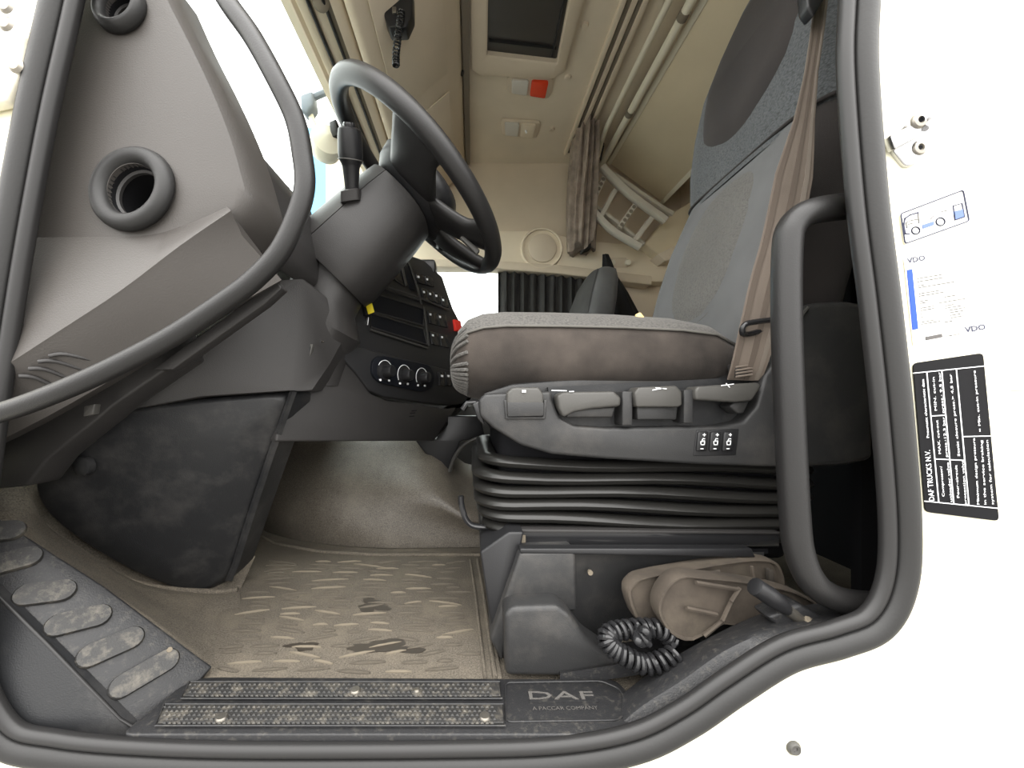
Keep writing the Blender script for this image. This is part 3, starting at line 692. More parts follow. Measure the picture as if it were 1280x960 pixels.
lathe('nut', [(.0005, .004), (.009, .004), (.011, .0), (.011, -.006)], P(1003, 777, .507), P(982, 761, .5)-P(1003, 777, .507), 'light_dirt', lv, segs=6, ang=20)
hpts = [P(985, 764, .505), P(975, 755, .503), P(962, 745, .501), P(950, 737, .5), P(942, 732, .5)]
bm = bmesh.new(); add_tube(bm, crom(hpts, 4), lambda t: .006+.006*math.sin(min(1, t*1.6)*math.pi*.62)-(.004 if t > .97 else 0), segs=14, ref=(0, 1, 0)); finish('lever_grip', bm, 'black_plastic', lv)

# seat base box and foot bin
sbx = thing('storage_box', 'black plastic storage box with a concave recess under the driver seat', 'storage box', P(700, 840, .59))
pslab('base_front', [(650, 690), (720, 688), (722, 765), (640, 770), (628, 830), (612, 800), (640, 720)], .605, .30, 'seat_plastic', sbx, .006)
pslab('base_left_edge', [(600, 690), (636, 665), (655, 665), (650, 690), (627, 838), (612, 772)], .625, .3, 'black_plastic', sbx, .004)
# concave recess sheet
rr_ = []
for k in range(15):
    u = k/14; col_ = []
    for j in range(9):
        t = j/8
        px = 700+255*u; py = 690+ (830-690)*t
        d = .607+.085*math.sin(math.pi*min(1, u*1.15+.02))**.7*(0.25+.75*t)
        d += .0 if u < .9 else .02
        col_.append(P(px, py, d))
    rr_.append(col_)
loft('recess', rr_, 'seat_plastic', sbx, closed_ring=False, caps=False, ang=60)
pslab('base_top_lip', [(650, 686), (940, 686), (945, 697), (650, 692)], .605, .02, 'black_plastic', sbx, .002)
lathe('screw_hole', [(.0005, -.001), (.004, -.001), (.004, .004)], P(738, 716, .615), (0, 1, 0), 'light_dirt', sbx, segs=10)
slab('bin_floor', [P(700, 842, .56), P(960, 800, .56), P(980, 780, .70), P(700, 800, .70)], (0, 0, -.02), 'black_dusty', sbx)
fb = pslab('corner_block', [(632, 846), (630, 768), (640, 759), (698, 757), (712, 768), (735, 800), (790, 838), (780, 848)], .568, .05, 'seat_plastic', sbx, .010, 3)
# black sheets standing in for the shade in the void behind the seat
struct(box('void_shade_rear', (.95, 1.05, .50), (.02, .66, 1.08), 'black_deep', bevel=0))
struct(box('void_shade_side', (1.03, .73, .68), (.6, .02, 1.42), 'black_deep', bevel=0))

def plastic_cover(name, label, outline, d0, d1, tiltv):
    t = thing(name, label, 'plastic cover', P(*outline[0][:2], d0), group='dusty covers in the bin')
    pts = crom([P(x, y, d0+(d1-d0)*(x-outline[0][0])/180) for x, y in outline], 3, closed=True)
    c = sum(pts, V())/len(pts)
    def s_(f, dd): return [c+(p-c)*f+V((0, dd, 0)) for p in pts]
    loft('cover_shell', [s_(.97, .03), s_(1.0, .022), s_(1.0, .003), s_(.985, -.001), s_(.955, -.001), s_(.93, .004), s_(.5, .005)], 'dirt_brown', t, ang=50)
    return t
c1 = plastic_cover('ribbed_cover', 'dusty brown ribbed plastic cover lying behind the other one, slotted end', [(784, 745), (790, 730), (806, 722), (860, 712), (930, 701), (965, 701), (978, 712), (981, 740), (960, 752), (900, 770), (840, 782), (800, 780)], .575, .60, None)
pslab('slot', [(962, 713), (967, 713), (969, 728), (963, 728)], .588, .01, 'dirt_brown_dark', c1, .001)
for q in ((830, 724, 900, 714), (846, 714, 850, 730), (940, 708, 945, 740)):
    tube('rib', [P(q[0], q[1], .583), P(q[2], q[3], .587)], .0025, 'dirt_brown', c1, segs=6)
c2 = plastic_cover('ribbed_cover', 'dusty brown ribbed plastic cover lying on top beside the black lever', [(822, 765), (828, 740), (848, 721), (880, 722), (935, 728), (1000, 742), (1040, 770), (1030, 790), (950, 790), (905, 780), (865, 801), (838, 792)], .545, .56, None)
for q in ((858, 760, 896, 768), (903, 776, 914, 752), (914, 752, 925, 735), (870, 728, 925, 737), (880, 795, 903, 776)):
    tube('rib', [P(q[0], q[1], .5455), P(q[2], q[3], .549)], .003, 'dirt_brown', c2, segs=6)

# coiled cable
cable = crom([P(x, y, d) for x, y, d in ((838, 800, .56), (825, 787, .555), (805, 785, .555), (782, 787, .55), (763, 791, .545), (759, 800, .54), (768, 812, .535), (785, 822, .53), (805, 830, .53), (828, 826, .53), (846, 816, .535))], 40)
hl = []; ncoil = 26
for i, p in enumerate(cable):
    t = (cable[min(len(cable)-1, i+1)]-cable[max(0, i-1)]).normalized(); n1 = t.cross(V((0, 1, .3))).normalized(); n2 = t.cross(n1)
    a = 2*math.pi*ncoil*i/len(cable); hl.append(p+(n1*math.cos(a)+n2*math.sin(a))*.0105)
cb = thing('coiled_cable', 'black coiled cable lying on the bin floor before the brown covers', 'cable', P(800, 835, .54))
tube('coil', hl, .0038, 'gloss_black', cb, segs=7)
tube('coil_end_loop', crom([P(803+7*math.cos(a)*(1), 796+9*math.sin(a), .53+.006*math.sin(2*a)) for a in [2*math.pi*k/10 for k in range(10)]], 4, closed=True), .0055, 'gloss_black', cb, closed=True, segs=8)
tube('coil_end', crom([P(797, 782, .54), P(799, 788, .535), P(806, 800, .528), P(812, 806, .528)], 4), .0045, 'gloss_black', cb, segs=8)

# right-hand grab handle
gh = thing('grab_handle', 'black tubular entry handle standing before the seat back', 'grab handle', P(1000, 740, .5))
tube('handle_tube', crom([P(1120, 254, .53), P(1075, 257, .515), P(1040, 260, .50), P(1008, 267, .495), P(990, 283, .495), P(984, 310, .495), P(983, 400, .495), (P(987, 520, .495)), P(993, 640, .495), P(999, 690, .495), P(1016, 728, .495), P(1045, 748, .50), P(1080, 755, .505), P(1130, 757, .53)], 6), .0165, 'handle_black', gh, segs=16)
# rear door pillar lining
pl = struct(pslab('trim_4', [(1096, -200), (1130, -200), (1130, 250), (1150, 600), (1140, 790), (1120, 790), (1130, 740), (1132, 650), (1116, 380), (1100, 200), (1086, 60)], .49, .02, 'black_plastic', None, .003))

# ------------------------------------------------------------------ driver seat
SY = .885
seat = thing('driver_seat', 'grey and brown fabric driver seat on black suspension bellows', 'seat', (.25, SY, .15))
NY, UZ = V((0, -1, 0)), V((0, 0, 1))
def cush_ring(x, sw_, sh_, zc, t0=0, t1=360, n=40, grow=0.0, open_=False, b=.086):
    return sring(V((x, SY, zc)), NY, UZ, .235*sw_+grow, b*sh_+grow, n, 3.2, t0=math.radians(t0), t1=math.radians(t1), open_=open_)
CS = [(-.040, .55, .25, .488), (-.036, .75, .48, .492), (-.026, .88, .70, .497), (-.008, .955, .88, .502), (.02, .99, .97, .505), (.06, 1.0, 1.0, .506), (.15, 1.0, 1.0, .505), (.26, 1.0, .98, .503), (.36, 1.0, .93, .500), (.42, .99, .82, .497), (.455, .95, .62, .49), (.47, .85, .35, .485)]
cx = loft('cushion', [cush_ring(*q) for q in CS], 'velour', seat, ang=80)
top = loft('cushion_top', [cush_ring(*q, t0=15+ i*.35, t1=165-i*.35, grow=.0028, open_=True) for i, q in enumerate(CS[2:])], 'fabric_light', cx, ang=80, closed_ring=False, caps=False)
for i, q in enumerate([0]):
    tube('cushion_seam', [cush_ring(*q_, t0=15+i_*.35, t1=20, n=2, grow=.003, open_=True)[0] for i_, q_ in enumerate(CS[1:])], .0022, 'seam', cx, segs=6)
for k in range(15):
    t_ = -62+k*6.2
    pts = crom([cush_ring(*q, t0=t_, t1=t_+1, n=2, grow=.002, open_=True)[0] for q in CS[0:4]], 4)
    tube('front_rib', pts, .0032, 'fabric_light', cx, segs=6)
pslab('foam_tear', [(796, 392), (801, 390), (806, 396), (804, 407), (797, 406)], .69, .01, 'foam', cx, .002)

# backrest: lower and upper sections as closed lofts, grey panels laid over the front
def spine(z):      # centre line X of the backrest front at height z
    pts = [(.44, .475), (.60, .505), (.80, .560), (.95, .615), (1.10, .625), (1.25, .655), (1.40, .705), (1.56, .78)]
    for (z0, x0), (z1, x1) in zip(pts[:-1], pts[1:]):
        if z <= z1: t = (z-z0)/(z1-z0); return x0+(x1-x0)*t
    return pts[-1][1]
def bring(z, hw, th, t0=0, t1=360, n=44, grow=0.0, open_=False, wing=.0, dx=0.0):
    out = []
    for k in range(n):
        t = math.radians(t0+(t1-t0)*k/((n-1) if open_ else n)); cs, sn = math.cos(t), math.sin(t); p = 3.4
        # t = 90 deg is the front (-X), t = 0 the near side
        yy_ = (hw+grow)*math.copysign(abs(cs)**(2/p), cs); xx = (th+grow)*math.copysign(abs(sn)**(2/p), sn)
        x = spine(z)+dx+th*.95-xx
        if sn > 0: x -= wing*(abs(yy_)/hw)**3*sn          # side bolsters reach forward
        out.append(V((x, SY-yy_, z)))
    return out
LOW = [(.44, .20, .070, .0), (.47, .222, .085, .025), (.52, .228, .09, .045), (.62, .232, .09, .055), (.72, .236, .09, .055), (.82, .238, .088, .045), (.90, .236, .085, .03), (.955, .225, .078, .02), (.985, .19, .055, .0)]
UPP = [(.935, .20, .05, .0), (.95, .232, .082, .0), (.98, .240, .092, .01), (1.05, .243, .098, .02), (1.15, .240, .098, .025), (1.25, .230, .094, .025), (1.35, .210, .085, .02), (1.45, .180, .072, .015), (1.53, .135, .055, .0), (1.56, .07, .03, 0)]
lb = loft('backrest_lower', [bring(z, hw, th, wing=w_) for z, hw, th, w_ in LOW], 'velour_dark', seat, ang=80)
loft('lower_bolster_cover', [bring(z, hw, th, 40, 172, grow=.003, open_=True, wing=w_) for z, hw, th, w_ in LOW[1:-1]], 'fabric_plain', lb, ang=80, closed_ring=False, caps=False)
# lumbar panel, rounded patch on the front
def patch(name, zc, hh, hwid, m, parent, sect, lift, p=2.4, zskew=0.0, nr=9, ns=44):
    def prof(z):
        for a, b in zip(sect[:-1], sect[1:]):
            if a[0] <= z <= b[0]:
                t = (z-a[0])/(b[0]-a[0]); return [a[i]+(b[i]-a[i])*t for i in range(4)]
        return list(sect[-1] if z > sect[-1][0] else sect[0])
    def surf(y, z, l):
        _, hw, th, wg = prof(z); c = max(-.999, min(.999, y/hw)); cs = math.copysign(abs(c)**(3.4/2), c); sn = math.sqrt(1-cs*cs)
        xx = (th)*sn**(2/3.4); return V((spine(z)+th*.95-xx-wg*abs(c)**3*sn-l, SY-y, z))
    rings = []
    for k in range(nr, -1, -1):
        f = k/nr; l = lift*(1-max(0, f-.8)/.2*.9) if f > .8 else lift
        rings.append([surf(hwid*f*math.copysign(abs(math.cos(a))**(2/p), math.cos(a)), zc+hh*f*math.copysign(abs(math.sin(a))**(2/p), math.sin(a)), l) for a in [2*math.pi*j/ns for j in range(ns)]])
    o = loft(name, rings, m, parent, ang=80, caps=False)
    tube(name+'_seam', rings[0], .0018, 'seam', o, closed=True, segs=5) if name == 'lumbar_panel' else None
    return o
patch('lumbar_panel', .765, .175, .125, 'fabric_light', lb, LOW, .0055, p=2.8)
ub = loft('backrest_upper', [bring(z, hw, th, wing=w_, dx=-.006) for z, hw, th, w_ in UPP], 'velour_dark', seat, ang=80)
loft('upper_cover', [bring(z, hw, th, -14, 194, grow=.003, open_=True, wing=w_, dx=-.006) for z, hw, th, w_ in UPP[0:]], 'fabric_grey', ub, ang=80, closed_ring=False, caps=False)
patch('headrest_panel', 1.25, .25, .19, 'velour_dark', ub, UPP, .0135, p=2.0)
loft('crease_piping', [sring(q, V((1, 0, 0)), V((0, 0, 1)), .004, .004, 8, 2) for q in [p+V((-.004, 0, 0)) for p in bring(.952, .236, .086, 8, 172, n=26, grow=.002, open_=True, wing=.02)]], 'velour_dark', ub)

# side trim with levers
sp_ = pslab('side_trim', [(598, 500), (606, 492), (690, 489), (690, 498), (700, 522), (718, 532), (760, 535), (900, 533), (930, 527), (946, 508), (956, 470), (968, 452), (975, 420), (1000, 400), (1002, 583), (960, 584), (880, 581), (760, 574), (690, 568), (650, 556), (618, 536), (600, 520)], .625, .06, 'seat_plastic', seat, .006, 3)
pslab('lever_recess', [(685, 484), (960, 470), (950, 535), (690, 535)], .655, .03, 'charcoal', sp_)
pslab('trim_top', [(604, 492), (640, 480), (960, 452), (965, 476), (690, 496), (610, 505)], .665, .05, 'seat_plastic', sp_, .004)
def lever(name, top, bot, under, d):
    """sloping top plate, rounded front grip and darker underside"""
    o = slab(name, [P(x, y, d) for x, y in top], (0, .035, .0), 'lever_plastic', sp_, .0045, 3)
    if under: pslab('lever_web', under, d+.012, .03, 'seat_plastic', o, .003)
    return o
k0 = lever('adjuster_knob', [(633, 491), (641, 484), (674, 484), (680, 493), (680, 520), (634, 521)], None, None, .615)
pslab('knob_frame', [(630, 500), (632, 524), (682, 524), (684, 500), (680, 500), (679, 521), (635, 521), (634, 500)], .619, .02, 'seat_plastic', sp_, .001)
pslab('knob_face', [(634, 503), (680, 503), (680, 520), (635, 521)], .6135, .005, 'seat_plastic', k0, .0012)
lever('seat_lever', [(696, 495), (703, 490), (768, 489), (777, 497), (776, 508), (740, 511), (718, 515), (705, 522), (699, 512)], None, [(710, 510), (770, 508), (766, 522), (708, 522)], .612)
lever('seat_lever', [(793, 492), (798, 484), (846, 482), (853, 490), (853, 507), (848, 509), (796, 509)], None, [(796, 507), (848, 507), (846, 525), (797, 525)], .612)
lever('seat_lever', [(869, 489), (872, 483), (900, 481), (948, 478), (953, 482), (941, 501), (920, 503), (870, 500)], None, [(918, 502), (938, 500), (930, 517), (923, 517), (912, 508)], .612)
for q in ((778, 489, 791, 532), (855, 487, 867, 529)):
    pslab('divider', [(q[0], q[1]), (q[2], q[1]), (q[2], q[3]), (q[0], q[3])], .620, .04, 'seat_plastic', sp_, .002)
rb0 = pslab('rocker_bezel', [(871, 538), (924, 536), (920, 569), (867, 570)], .6235, .01, 'black_plastic', sp_, .001)
for i in range(3):
    x = 873+16.3*i
    rk = pslab('rocker_switch', [(x, 540), (x+13.5, 539.5), (x+11.5, 564), (x-2, 564.5)], .6195, .01, 'black_plastic', sp_, .0025)
    strokes('rocker_symbol', [[(x+3.5, 556), (x+3, 552), (x+8, 551), (x+7.5, 556), (x+3.5, 556)], [(x+4.5, 551), (x+6, 548), (x+8, 548.5)], [(x+6, 543.5), (x+9, 543.5)], [(x+7.5, 542), (x+7.5, 545)], [(x+3, 561), (x+6, 561)]], .6188, .9, 'white_print', rk)
for pts_ in ([[(690, 488), (708, 488.5)], [(712, 489.5), (717, 489.3)]], [[(816, 487.5), (828, 485.5)], [(820, 484.8), (833, 486)]], [[(902, 482), (917, 480)], [(908, 479.5), (912, 484)]], [[(653, 488), (657, 488)], [(653, 490), (657, 490)]]):
    strokes('lever_symbol', pts_, .6108, 1.0, 'white_print', sp_)
pslab('recliner_cover', [(945, 505), (962, 468), (992, 405), (1003, 383), (1020, 377), (1062, 375), (1092, 380), (1095, 575), (1060, 583), (1000, 586), (950, 584)], .635, .10, 'seat_plastic', seat, .012, 3)
tube('recliner_edge', crom([P(952, 560, .636), P(956, 500, .634), P(975, 450, .633), P(996, 405, .633), P(1010, 384, .634)], 5), .0025, 'lever_plastic', seat, segs=6)
box('seat_frame', (.24, SY, .40), (.42, .36, .07), 'black_deep', seat, .01)
pslab('front_latch', [(590, 505), (600, 500), (604, 518), (606, 532), (597, 524)], .66, .04, 'gloss_black', seat, .003)
tube('front_handle', [P(578, 512, .68), P(584, 504, .68), P(594, 503, .68), P(602, 506, .68)], .005, 'gloss_black', seat, segs=8)
# bellows folds
for i in range(6):
    zc = EYE-(572+17.2*i+6-500)/F*.665; x0, x1 = [(.03, .60), (.018, .60), (.020, .598), (.022, .592), (.028, .585), (.035, .575)][i]
    cx_, w_, d_ = (x0+x1)/2, x1-x0, .43
    path = []
    for a, b in rrect(w_, d_, .05, 6):
        path.append((a, b))
    pts = []
    for k in range(len(path)):
        a, b = path[k]; a2, b2 = path[(k+1) % len(path)]
        m_ = 8 if (V((a, b))-V((a2, b2))).length > .1 else 1
        for j in range(m_): pts.append((a+(a2-a)*j/m_, b+(b2-b)*j/m_))
    pp = [V((cx_+a, SY+.0+b, zc-.014*((a+w_/2)/w_)+.003*math.sin(a*14+i)*(1 if b < 0 else 0))) for a, b in pts]
    bm = bmesh.new(); add_tube(bm, pp, .019, closed=True, segs=12, ref=(0, 0, 1), r2=.0105); finish('bellows_fold', bm, 'bellows', seat)
bm = bmesh.new()
box('bellows_core', (.31, SY, .26), (.52, .40, .26), 'black_deep', seat, .02)
tube('height_hook', crom([P(576, 620, .70), P(577, 632, .70), P(583, 650, .70), P(594, 658, .70), P(618, 659, .70)], 5), .0055, 'gloss_black', seat, segs=8)
rl = thing('seat_rail', 'black steel slide rail under the seat bellows', 'seat rail', P(800, 690, .66))
pslab('rail_front', [(645, 664), (975, 666), (975, 684), (648, 685)], .645, .05, 'gloss_black', rl, .002)
pslab('rail_bright_edge', [(648, 662), (975, 665), (975, 668), (648, 666)], .642, .03, 'dash_dark', rl, .0008)
pslab('rail_slot', [(652, 669), (657, 669), (657, 682), (652, 682)], .6435, .004, 'light_dirt', rl)
pslab('rail_lower', [(650, 684), (960, 686), (960, 692), (650, 690)], .65, .3, 'black_deep', rl)

# seat belt
sbt = thing('seat_belt', 'tan seat belt webbing running down beside the driver seat', 'seat belt', P(940, 450, .63))
path = [(1032, -60, .66), (1024, 20, .645), (1014, 90, .635), (1005, 150, .625), (992, 220, .615), (976, 300, .61), (962, 350, .61), (948, 410, .615), (938, 450, .625), (930, 475, .64)]
wid = [.010, .010, .010, .015, .027, .028, .028, .028, .027, .026]
pc = [P(*q) for q in path]
rgs = []
cp = crom(pc, 4); 
for i, p in enumerate(cp):
    t = (cp[min(len(cp)-1, i+1)]-cp[max(0, i-1)]).normalized(); f = i/(len(cp)-1)*(len(wid)-1); k = min(int(f), len(wid)-2); w_ = wid[k]+(wid[k+1]-wid[k])*(f-k)
    ax = V((1, -.15, 0)); ax = (ax-t*ax.dot(t)).normalized(); nn = t.cross(ax)
    rgs.append([p+ax*w_*a+nn*b for a, b in ((-1, -.001), (-.45, .0005), (-.40, -.0012), (.1, -.0012), (.15, .0006), (.6, .0006), (.65, -.001), (1, -.001), (1, .0012), (0, .0016), (-1, .0012))])
loft('webbing', rgs, 'belt', sbt, ang=60)
for a0, a1, m_ in ((-.92, -.62, 'belt_dark'), (-.08, .22, 'belt_dark'), (.55, .80, 'belt_pale')):
    rg_ = []
    for r_ in rgs:
        l_, q_ = r_[0], r_[7]; nn = (q_-l_).cross(V((0, 0, 1))).normalized()
        if nn.y > 0: nn = -nn
        pa, pb = l_.lerp(q_, (a0+1)/2)+nn*.0035, l_.lerp(q_, (a1+1)/2)+nn*.0035
        rg_.append([pa, pb, pb-nn*.003, pa-nn*.003])
    loft('woven_stripe', rg_, m_, sbt, ang=60)
tube('belt_guide', crom([P(972, 399, .605), P(940, 403, .60), P(930, 407, .60), P(928, 414, .602), P(934, 418, .61), P(970, 408, .625)], 4), .0045, 'gloss_black', sbt, segs=8)
pslab('belt_buckle_end', [(918, 455), (940, 452), (944, 464), (922, 472)], .63, .02, 'dash_dark', sbt, .002)
for k in range(4): tube('belt_fold', [P(920, 459+4*k, .628), P(940, 456+4*k, .628)], .0018, 'belt', sbt, segs=6)
ba = thing('belt_anchor', 'black belt guide bracket at the top of the seat back', 'bracket', P(1020, 10, .66))
pslab('anchor_body', [(1006, -40), (1036, -40), (1034, -6), (1028, 4), (1018, 20), (1010, 8)], .62, .02, 'black_plastic', ba, .004)
pslab('anchor_plate', [(1034, 60), (1050, 70), (1064, 132), (1040, 122), (1030, 80)], .70, .02, 'blue_grey', ba, .003)
o = pslab('side_curtain', [(1042, -60), (1060, -60), (1064, 40), (1060, 75), (1050, 40)], .72, .02, 'orange_cloth', None, .004); tag(o, 'rust orange cloth bunched behind the rear door pillar', 'curtain')

# ------------------------------------------------------------------ upper cab
CZ = CEIL-.002
def CL(px, py, off=0.0): return RZ(px, py, CEIL-off)
rh = thing('roof_hatch', 'beige framed roof hatch with a dark blind in the cab ceiling', 'roof hatch', CL(660, 30))
hout = [CL(588, -60), CL(590, 80), CL(600, 88), CL(690, 92), CL(705, 84), CL(745, -60)]
hin = [CL(611, -60), CL(609, 61), CL(609.5, 62), CL(694, 72), CL(696, 71), CL(721, -60)]
bm = bmesh.new()
z_ = V((0, 0, -.03))
rg = [[p for p in hout], [p+z_*.8 for p in hout], [a.lerp(b, .15)+z_ for a, b in zip(hout, hin)], [a.lerp(b, .9)+z_ for a, b in zip(hout, hin)], [p+z_*.8 for p in hin], [p for p in hin]]
add_loft(bm, rg, caps=False, closed_ring=True); finish('hatch_frame', bm, 'beige', rh, ang=40)
slab('hatch_blind', hin, (0, 0, -.004), 'hatch_glass', rh)
for a, b in (((611, 50), (695, 60)), ((690, 70), (712, -30))): tube('blind_bar', [CL(*a, .008), CL(*b, .008)], .006, 'black_plastic', rh, segs=6)
def dome(pxs, label, m2):
    c = sum((CL(*q) for q in pxs), V())/4
    t = thing('dome_lamp', label, 'lamp', c)
    fr = [CL(*q) for q in pxs]; rp = rpoly(fr, .02, 3)
    slab('lamp_frame', rp, (0, 0, -.012), 'beige', t, .003)
    mid = [c+(p-c)*.80 for p in fr]; ma, mb = (mid[0]+mid[1])/2, (mid[2]+mid[3])/2
    def lens(q, m): slab('lamp_lens', [p+V((0, 0, -.010)) for p in rpoly(q, .01, 3)], (0, 0, -.012), m, t, .003)
    l1 = [mid[0], ma.lerp(mid[0], .08), mb.lerp(mid[3], .08), mid[3]]; l2 = [ma.lerp(mid[1], .08), mid[1], mid[2], mb.lerp(mid[2], .08)]
    lens(l1, 'clear_lens'); lens(l2, m2)
    return t, c
dome([(634, 92), (692, 95), (686, 121), (634, 113)], 'ceiling lamp with a clear and a red lens near the roof hatch', 'red_lens')
t, c = dome([(626, 147), (676, 150), (670, 171), (627, 166)], 'ceiling lamp with a pale lens and small lever switch', 'beige_light')
tube('lamp_switch', [CL(657, 163, .02), CL(658, 166, .035)], .006, 'white_print', t, segs=8)
for x, y, pl_ in ((731, 31, 'the roof hatch'), (710, 96, 'the red lens lamp'), (690, 161, 'the pale lens lamp')):
    o = lathe('ceiling_plug', [(.0005, .008), (.012, .007), (.016, .002), (.016, -.002)], CL(x, y), (0, 0, -1), 'beige', segs=14)
    tag(o, 'round beige trim plug in the ceiling beside '+pl_, 'plug', 'plugs in the cab ceiling')

# overhead front cabinet
oc = thing('overhead_cabinet', 'beige overhead cabinet above the windscreen', 'cabinet', (-.2, 1.5, EYE+1.3))
prof = [(-.385, 1.19), (-.36, 1.18), (-.33, 1.20), (-.20, 1.30), (-.10, 1.40), (-.055, 1.47), (-.045, 1.50), (-.05, 1.545), (-.40, 1.545)]
slab('cabinet_shell', [V((x, .60, EYE+z)) for x, z in prof], (0, 1.84, 0), 'beige', oc, .012, 3)
for yq in (1.12, 1.72):
    slab('cabinet_door', [V((-.315, yq, EYE+1.205)), V((-.105, yq, EYE+1.385)), V((-.105, yq+.5, EYE+1.385)), V((-.315, yq+.5, EYE+1.205))], (.003, 0, -.004), 'beige', oc, .0015)
slab('cabinet_gap', [V((-.04, .6, EYE+1.50)), V((-.012, .6, EYE+1.51)), V((-.012, .6, EYE+1.54)), V((-.04, .6, EYE+1.54))], (0, 1.86, 0), 'beige_dark', oc)
lathe('cabinet_lock', [(.0005, .004), (.012, .004), (.012, -.004)], V((-.045, 1.75, EYE+1.49)), (.8, 0, -.5), 'black_plastic', oc, segs=12)
vk = lathe('visor_knob', [(.0005, .012), (.02, .01), (.026, .004), (.026, -.01)], V((-.455, 1.155, EYE+1.20)), (.3, -.6, -1), 'beige_dark', segs=16)
tag(vk, 'dark oval knob on the beige windscreen header', 'knob')
rd_ = thing('radio_handset', 'black radio handset with a coiled cord below the overhead cabinet', 'radio', P(498, 10, 1.25))
pslab('handset_bracket', [(478, -40), (515, -40), (516, 15), (508, 33), (486, 34), (480, 20)], 1.22, .05, 'black_plastic', rd_, .006)
pslab('handset_screw', [(490, 8), (495, 8), (495, 16), (490, 16)], 1.215, .01, 'steel_dull', rd_, .001)
cpath = crom([P(502, 14, 1.20), P(500, 30, 1.20), P(497, 50, 1.20), P(495, 68, 1.20), P(495, 82, 1.20)], 40)
hl = []
for i, p in enumerate(cpath):
    a = 2*math.pi*17*i/len(cpath); hl.append(p+V((math.cos(a)*.010, math.sin(a)*.010, 0)))
tube('coiled_cord', hl, .0028, 'gloss_black', rd_, segs=6)

# curtain rail and gathered curtain
cr = thing('curtain_rail', 'grooved beige curtain rail running across the cab ceiling', 'curtain rail', (.62, 1.4, CEIL))
for k, (xo, m_, zz) in enumerate(((.578, 'beige_light', .026), (.604, 'beige_dark', .012), (.622, 'beige', .022), (.646, 'beige_dark', .012), (.664, 'beige', .024))):
    box('rail_rib', (xo, 1.46, CEIL-zz/2), (.020, 1.84, zz), m_, cr, .003)
ct = thing('divider_curtain', 'gathered beige brown divider curtain hanging by the passenger side', 'curtain', V((.68, 2.3, 1.33)))
rings = []
for k in range(14):
    t = k/13; z = CEIL-.02-(CEIL-.02-1.335)*t; n = 80; ring = []
    xc = .645+.02*t; yc = 2.22+.12*t; a = .055+.022*math.sin(t*2.2); b = .15-.06*t
    for j in range(n):
        an = 2*math.pi*j/n; wv_ = 1+.17*math.sin(an*13+t*1.5)+.10*math.sin(an*7+2*t+1)
        ring.append(V((xc+a*wv_*math.cos(an), yc+b*wv_*math.sin(an), z+(.025*math.sin(an*5) if k == 13 else 0))))
    rings.append(ring)
loft('curtain_folds', rings, 'curtain_beige', ct, ang=80)
pslab('curtain_tie', [(726, 205), (737, 190), (739, 310), (728, 315)], 2.28, .05, 'curtain_dark', ct, .004)
pslab('curtain_heading', [(736, 122), (770, 115), (752, 200), (738, 215)], 2.32, .04, 'curtain_dark', ct, .01)

# folded upper bunk
ubk = thing('upper_bunk', 'folded up upper bunk with a tan board and pale metal edge tubes', 'bunk bed', V((1.0, 1.5, EYE+1.23)))
bf, br_ = V((.85, 0, EYE+1.485)), V((1.19, 0, EYE+1.235))
def BK(a, y): return V((a[0], y, EYE+a[1]))
slab('bunk_board', [BK((.862, 1.478), .56), BK((1.19, 1.235), .56), BK((1.205, 1.255), .56), BK((.88, 1.50), .56)], (0, 1.84, 0), 'bunk_board', ubk, .003)
slab('bunk_edge', [BK((.845, 1.482), .55), BK((.866, 1.468), .55), BK((.88, 1.487), .55), BK((.859, 1.50), .55)], (0, 1.86, 0), 'trim_cream', ubk, .003)
slab('bunk_rear_edge', [BK((1.175, 1.238), .56), BK((1.195, 1.222), .56), BK((1.215, 1.25), .56), BK((1.20, 1.26), .56)], (0, 1.86, 0), 'trim_cream', ubk, .003)
tube('bunk_tube', [BK((.808, 1.47), .52), BK((.808, 1.47), 2.43)], .018, 'trim_cream', ubk, segs=12)
for y in (1.45, 1.95): tube('tube_clip', [BK((.808, 1.47), y), BK((.808, 1.47), y+.03)], .021, 'beige_dark', ubk, segs=12)
tube('bunk_guard_rail', crom([BK((.735, 1.49), .52), BK((.735, 1.49), 1.2), BK((.735, 1.49), 1.9), BK((.735, 1.485), 2.12), BK((.75, 1.475), 2.25), BK((.78, 1.47), 2.42)], 5), .013, 'trim_cream', ubk, segs=10)
pslab('bunk_bracket', [(752, 132), (770, 118), (768, 140), (752, 190), (744, 200), (745, 165)], 2.3, .06, 'black_deep', ubk, .006)

